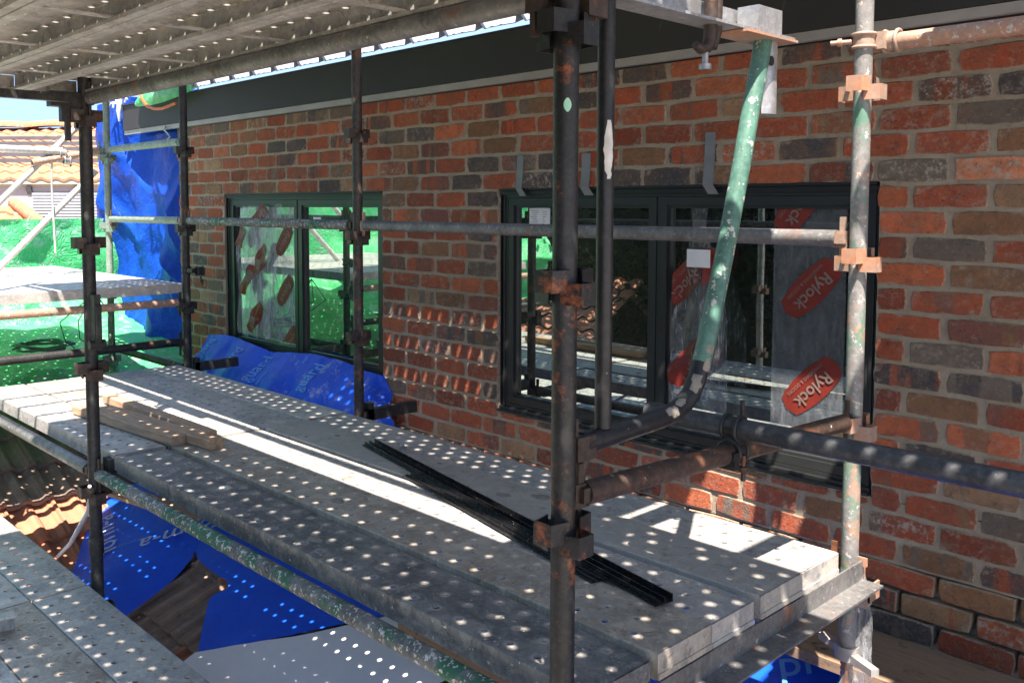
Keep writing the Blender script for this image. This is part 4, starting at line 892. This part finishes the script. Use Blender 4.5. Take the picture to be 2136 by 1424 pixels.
# post base jack with plastic wrap
jk = thing('base_jack', 'threaded base jack with a pale winged nut under the sunlit post', 'base jack', (X7,YI,-1.85))
mb = MB(); n_ = 60; mb.path([(0,0,.46*i/n_) for i in range(n_+1)], [.0185 if i % 2 else .0155 for i in range(n_+1)], 14); part('screw', mb, M['rust_tube'], jk)
mb = MB(); mb.path([(0,0,.455),(0,0,.495)], .034, 16); Mx = Matrix.Rotation(R(-28), 4, 'Z')
mb.box((-.115,-.014,.46), (-.03,.014,.48), M=Mx); mb.box((.03,-.013,.457), (.12,.013,.478), M=Mx); part('wing_nut', mb, M['trim'], jk)
mb = MB(); mb.box((-.07,-.07,-.02), (.07,.07,-.012)); part('foot_plate', mb, M['rust'], jk)
mb = MB()
def wrapf(u, v):
    a_ = u*2*math.pi; r_ = .030+.012*noise.noise(Vector((math.cos(a_)*1.5, math.sin(a_)*1.5, v*6)))+.010*v; return Vector((X7+.016*math.sin(v*3)+.012+r_*math.cos(a_)*1.15, YI-.004+r_*math.sin(a_), -1.12-.42*v))
mb.grid(wrapf, 26, 30); solo('plastic_sleeve', mb, M['film'], 'clear crinkled plastic sleeve wrapped round the foot of the sunlit post', 'plastic film')

# ---- things on the deck
def beam(label, x0, x1, ya, yb, w_, mat, cat, zt=-.985, name='timber_offcut', h=.040, bark=0):
    L_ = math.hypot(x1-x0, yb-ya); mb = MB(); b = .004; n_ = 8
    prof = [(-w_/2+b,0),(w_/2-b,0),(w_/2,b),(w_/2,h-b),(w_/2-b,h),(-w_/2+b,h),(-w_/2,h-b),(-w_/2,b)]
    vs = [(L_*i/n_, y, z+.0015*noise.noise(Vector((i,y*9,z)))) for i in range(n_+1) for y, z in prof]; m_ = len(prof)
    mb.add(vs, [(i*m_+k,(i+1)*m_+k,(i+1)*m_+(k+1) % m_,i*m_+(k+1) % m_) for i in range(n_) for k in range(m_)]); mb.add([vs[k] for k in range(m_)], [tuple(range(m_))]); mb.add([vs[n_*m_+k] for k in range(m_)], [tuple(reversed(range(m_)))])
    mb.f = [list(reversed(f)) for f in mb.f]
    return solo(name, mb, mat, label, cat, 'timber offcuts on the deck', (x0,ya,zt-h), math.atan2(yb-ya, x1-x0))
beam('front timber offcut with pencil marks on its side, nearest the camera', -.285, .570, -1.617, -1.537, .062, M['timber'], 'timber')
beam('middle timber offcut reaching furthest right over the deck', -.16, .727, -1.540, -1.455, .064, M['timber'], 'timber')
beam('back timber offcut, its left end orange in the sun', -.42, .590, -1.425, -1.408, .055, M['timber'], 'timber')
def channel(label, p0, p1, w_, z, hh=.030):
    p0, p1 = Vector((*p0,0)), Vector((*p1,0)); L_ = (p1-p0).length; mb = MB()
    mb.box((0,-w_/2,0), (L_,w_/2,.003)); mb.box((0,-w_/2,.003), (L_,-w_/2+.003,hh*.7)); mb.box((0,w_/2-.003,.003), (L_,w_/2,hh)); mb.box((0,-.004,.003), (L_,-.001,hh*.8)); mb.box((0,-w_/2-.010,.0), (L_,-w_/2-.001,.003))
    return solo('sill_channel', mb, M['blackc'], label, 'aluminium channel', 'black channels on the deck', (p0.x,p0.y,z), math.atan2((p1-p0).y, (p1-p0).x))
channel('long black aluminium channel lying diagonally across the deck', (1.08,-.972), (2.742,-1.340), .046, -1.024, .020)
channel('shorter black aluminium channel lying against the long one', (1.51,-1.112), (2.55,-1.345), .044, -1.026, .010)
mb = MB(); mb.path([(0,0,0),(.0,0,.014)], .016, 6); mb.path([(0,0,.014),(0,.002,.024)], [.011,.006], 8); solo('crumpled_foil', mb, M['zinc'], 'tiny crumpled silver scrap on the deck beside the black channel', 'scrap', None, (1.228,-.925,-1.028))

# ================================================================== LEFT BACKGROUND
def gsh(u, v):
    # profile across x: hangs down then sags towards the deck
    prof = [(-4.05,0),(-4.08,-.35),(-4.10,-.75),(-3.9,-.98),(-3.3,-1.12),(-2.6,-1.22),(-2.3,-1.27),(-1.95,-1.32)]
    q = v*(len(prof)-1); i = min(int(q), len(prof)-2); f_ = q-i; X = prof[i][0]*(1-f_)+prof[i+1][0]*f_; Z = prof[i][1]*(1-f_)+prof[i+1][1]*f_
    Y = .5-6.2*u
    if Y < -2.2: X = X if v < .42 else -4.1+.02*v; Z = Z if v < .42 else -.98-.5*(v-.42)
    top = -.185 if Y > -1.2 else (-.185+.7*min(1, (-1.2-Y)/.4)); Z += top*(1-min(1, v*1.6))
    n_ = noise.fractal(Vector((Y*1.6, v*4, 3)), 1, 2, 6); g_ = noise.noise(Vector((Y*3.2+v*3, v*6, 8)))
    return Vector((X+.10*n_*(1-v*.3), Y+.04*g_, Z+.05*n_*(v > .06)+.03*g_*(v > .3)))
mb = MB(); mb.grid(gsh, 120, 60); solo('green_sheet', mb, M['green'], 'green plastic sheet hanging behind and sagging below the left return platform', 'tarpaulin')
random.seed(11)
mb = MB(); pts = []
for k in range(150):
    a_ = k*.24; rr = .17+.035*math.sin(k*.13)+.02*noise.noise(Vector((k*.21,0,0))); pts.append((-2.85+rr*math.cos(a_)*1.2, -.93+rr*math.sin(a_), -1.075+.02*math.sin(k*.37)))
mb.path(pts, .008, 6)
for s_ in range(4): mb.path([(-2.6+.1*s_,-.8+.1*s_,-1.08),(-2.5,-.9+.1*s_,-1.0),(-2.3,-1.0+.12*s_,-.85),(-2.2,-.8,-.66)], .004, 6)
solo('cable_coil', mb, M['cable'], 'coil of thin cable lying on the sagging green sheet', 'cable')
mb = MB(); mb.path([(-2.57,-.93,.22),(-2.57,-.935,.05),(-2.57,-.93,-.15),(-2.55,-.93,-.40)], .007, 6); solo('rope', mb, M['rope'], 'thin pale rope hanging from the coupler at the far left', 'rope')
mb = MB(); mb.path([(.46,-1.85,-1.15),(.30,-1.80,-1.30),(.05,-1.75,-1.45),(-.15,-1.72,-1.58),(-.25,-1.74,-1.66)], [.007,.009,.011,.009,.008], 8); solo('tie_strap', mb, M['film_back'], 'pale strap running down from the left near post to the walkway', 'strap')

# background house
F = Vector((rgt.x, rgt.y, 0)); D = Vector((fwd.x, fwd.y, 0)).normalized(); D = Vector((-F.y, F.x, 0))
hs = thing('neighbour_house', 'neighbouring house with orange tiled roof, dark roof panels and mauve wall beyond the scaffold', 'house', (-15,3.05,-3.5)); hs.rotation_euler = (0,0,math.atan2(F.y, F.x))
# local frame: x along facade, y away, z up (0 at -3.5)
mb = MB(); mb.box((-9,-.02,0), (6,8,3.86)); part('wall', mb, M['render'], hs)
mb = MB(); mb.box((-9,-.05,3.80), (6,.5,3.87)); mb.box((-9,-.13,3.84), (6,-.06,3.95)); part('eave', mb, M['cream'], hs)
nr = 9
for k in range(nr):
    y0 = -.15+.42*k; z0 = 3.93+.145*k; dk_ = k in (2,3,4,5,6)
    mb = MB(); n_ = 150
    def rf(u, v):
        X = -9+15*u; wv = .025*math.sin(X*2*math.pi/.30); sag = .05*noise.noise(Vector((X*.5,k*.2,0))); return Vector((X, y0+v*.44, z0+.03*(1-v)+v*.15+wv+sag*(k > 6)))
    mb.grid(rf, 300, 1)
    mb.add([rf(i/300,0) for i in range(301)]+[rf(i/300,0)-Vector((0,0,.045)) for i in range(301)], [(i,301+i,302+i,i+1) for i in range(300)])
    o = part('tile_course', mb, M['tile_far'], hs); o['kind'] = 'stuff'
    if dk_:
        mb = MB(); mb.box((-9,y0+.08,z0+.085), (6,y0+.10,z0+.165)); part('roof_panel', mb, M['panel'], hs)
mb = MB(); mb.grid(lambda u,v: Vector((-9+15*u, 3.55+.16*math.cos(math.pi*v), 5.24+.14*math.sin(math.pi*v)+.05*noise.noise(Vector((u*11,0,2)))+.03*abs(math.sin(u*15*2.2)))), 160, 8); part('ridge', mb, M['tile_far'], hs)
mb = MB(); mb.add([(-9,3.6,5.24),(6,3.6,5.24),(6,8,3.9),(-9,8,3.9)], [(0,1,2,3)]); part('back_slope', mb, M['tile_far'], hs)
for k in range(12):
    mb = MB(); x_ = -5+.95*k; mb.add([(x_,-.022,3.80),(x_+.10,-.022,3.80),(x_+.10,-.12,3.80),(x_,-.12,3.80),(x_,-.022,3.64),(x_+.10,-.022,3.64)], [(0,1,2,3),(0,3,4),(1,5,2),(3,2,5,4)]); part('eave_bracket', mb, M['panel'], hs)
mb = MB()
for k in range(14): mb.box((-.15,-.055,2.85+.06*k), (1.2,-.021,2.895+.06*k))
part('shutter', mb, M['slat'], hs)
g2 = thing('lower_tiled_roof', 'weathered brown gable roof with ridge capping in front of the mauve house', 'roof', (-9.55,1.25,-1.55)); g2.rotation_euler = (0,0,math.atan2(F.y, F.x))
for k in range(8):
    mb = MB(); 
    def rf2(u, v):
        X = -3.4+4.4*u; top = 1.42-.42*(X+.2 if X > -.2 else 0); return Vector((X, -.9+.30*k+v*.33, .40+.135*k+.03*(1-v)+v*.135+.02*math.sin(X*2*math.pi/.3)))
    mb.grid(rf2, 90, 1)
    mb.add([rf2(i/90,0) for i in range(91)]+[rf2(i/90,0)-Vector((0,0,.05)) for i in range(91)], [(i,91+i,92+i,i+1) for i in range(90)])
    # trim the course to the hip line
    keep = [f for f in mb.f if sum(mb.v[i][0] for i in f)/len(f) < 1.15-.30*k]
    mb.sm = mb.sm[:len(keep)]; mb.mi = mb.mi[:len(keep)]; mb.f = keep
    o = part('tile_course', mb, M['tile_far'], g2); o['kind'] = 'stuff'
mb = MB(); mb.path([(1.35,-.95,.40),(.7,-.3,.75),(.1,.3,1.02),(-.5,.9,1.28),(-1.1,1.5,1.52)], [.09,.10,.10,.10,.09], 8); part('hip_capping', mb, M['tile_far'], g2)

# dark trees standing behind the camera side (mirrored in the windows)
def tree(label, x, y, hgt, rad, n_, seed):
    rng = random.Random(seed); t_ = thing('leafy_tree', label, 'tree', (x,y,-4.6), 0, 'trees reflected in the windows')
    mb = MB(); mb.path([(0,0,0),(.1,0,hgt*.35),(0,.1,hgt*.7)], [.22,.16,.07], 10)
    for k in range(7):
        a_ = rng.uniform(0,6.28); mb.path([(0,0,hgt*.3+.3*k),(math.cos(a_)*rad*.4,math.sin(a_)*rad*.4,hgt*.45+.4*k),(math.cos(a_)*rad*.75,math.sin(a_)*rad*.75,hgt*.55+.5*k)], [.08,.05,.02], 6)
    part('trunk', mb, M['bark'], t_)
    mb = MB(); cl = [(Vector((rng.gauss(0,.45),rng.gauss(0,.45),rng.uniform(-.75,.75)))*rad) for _ in range(26)]
    for _ in range(n_):
        c_ = rng.choice(cl); p = c_+Vector((rng.gauss(0,1),rng.gauss(0,1),rng.gauss(0,.8)))*rad*.2+Vector((0,0,hgt*.62))
        a = Vector((rng.uniform(-1,1),rng.uniform(-1,1),rng.uniform(-1,1))).normalized()*.085; b_ = a.orthogonal().normalized()*.05
        mb.add([p-a, p+b_, p+a, p-b_], [(0,1,2,3)])
    o = part('crown', mb, M['leaf'], t_)
for i, (x, y, h_, r_) in enumerate(((-4.5,-9.5,6.2,2.6),(-1.0,-10.5,6.6,2.8),(2.0,-9.8,6.0,2.5),(-8.2,-10.5,6.8,2.9),(-2.8,-13,7.5,3.2),(4.8,-12,7,3),(-12,-9,7,3))):
    tree(['tall','broad','low','far left','rearmost','right-hand','leftmost'][i]+' dark leafy tree seen only as a reflection in the window glass', x, y, h_, r_, 9000, 100+i)
hd = thing('added_hedge', 'tall dark hedge added behind the trees to darken the window reflections', 'hedge', (-5,-17,-4.6))  # added dark mass, blocks bright gaps in the mirrored trees
rng = random.Random(5); mb = MB(); mb.grid(lambda u,v: Vector((-18+36*u, .5*noise.noise(Vector((u*40,v*9,0)))+.3*noise.noise(Vector((u*120,v*30,4))), 8.2*v+.5*noise.noise(Vector((u*30,0,2)))*v)), 160, 40)
mb.grid(lambda u,v: Vector((-18+36*u, -2.5*v, 8.0)), 20, 4); part('foliage', mb, M['leaf'], hd)
nb = thing('neighbour_roof', 'pinkish tiled roof reflected low in the near window', 'roof', (-4.2,-7.3,-2.5)); nb.rotation_euler = (0,0,R(-10))
for k in range(9):
    mb = MB(); mb.grid(lambda u,v: Vector((-3+2.6*u, -.3*k-.32*v+1, .14*k-.03*v+.14*v+.03*math.sin(u*2.6*2*math.pi/.3))), 160, 1); o = part('tile_course', mb, M['tile_orange'], nb); o['kind'] = 'stuff'
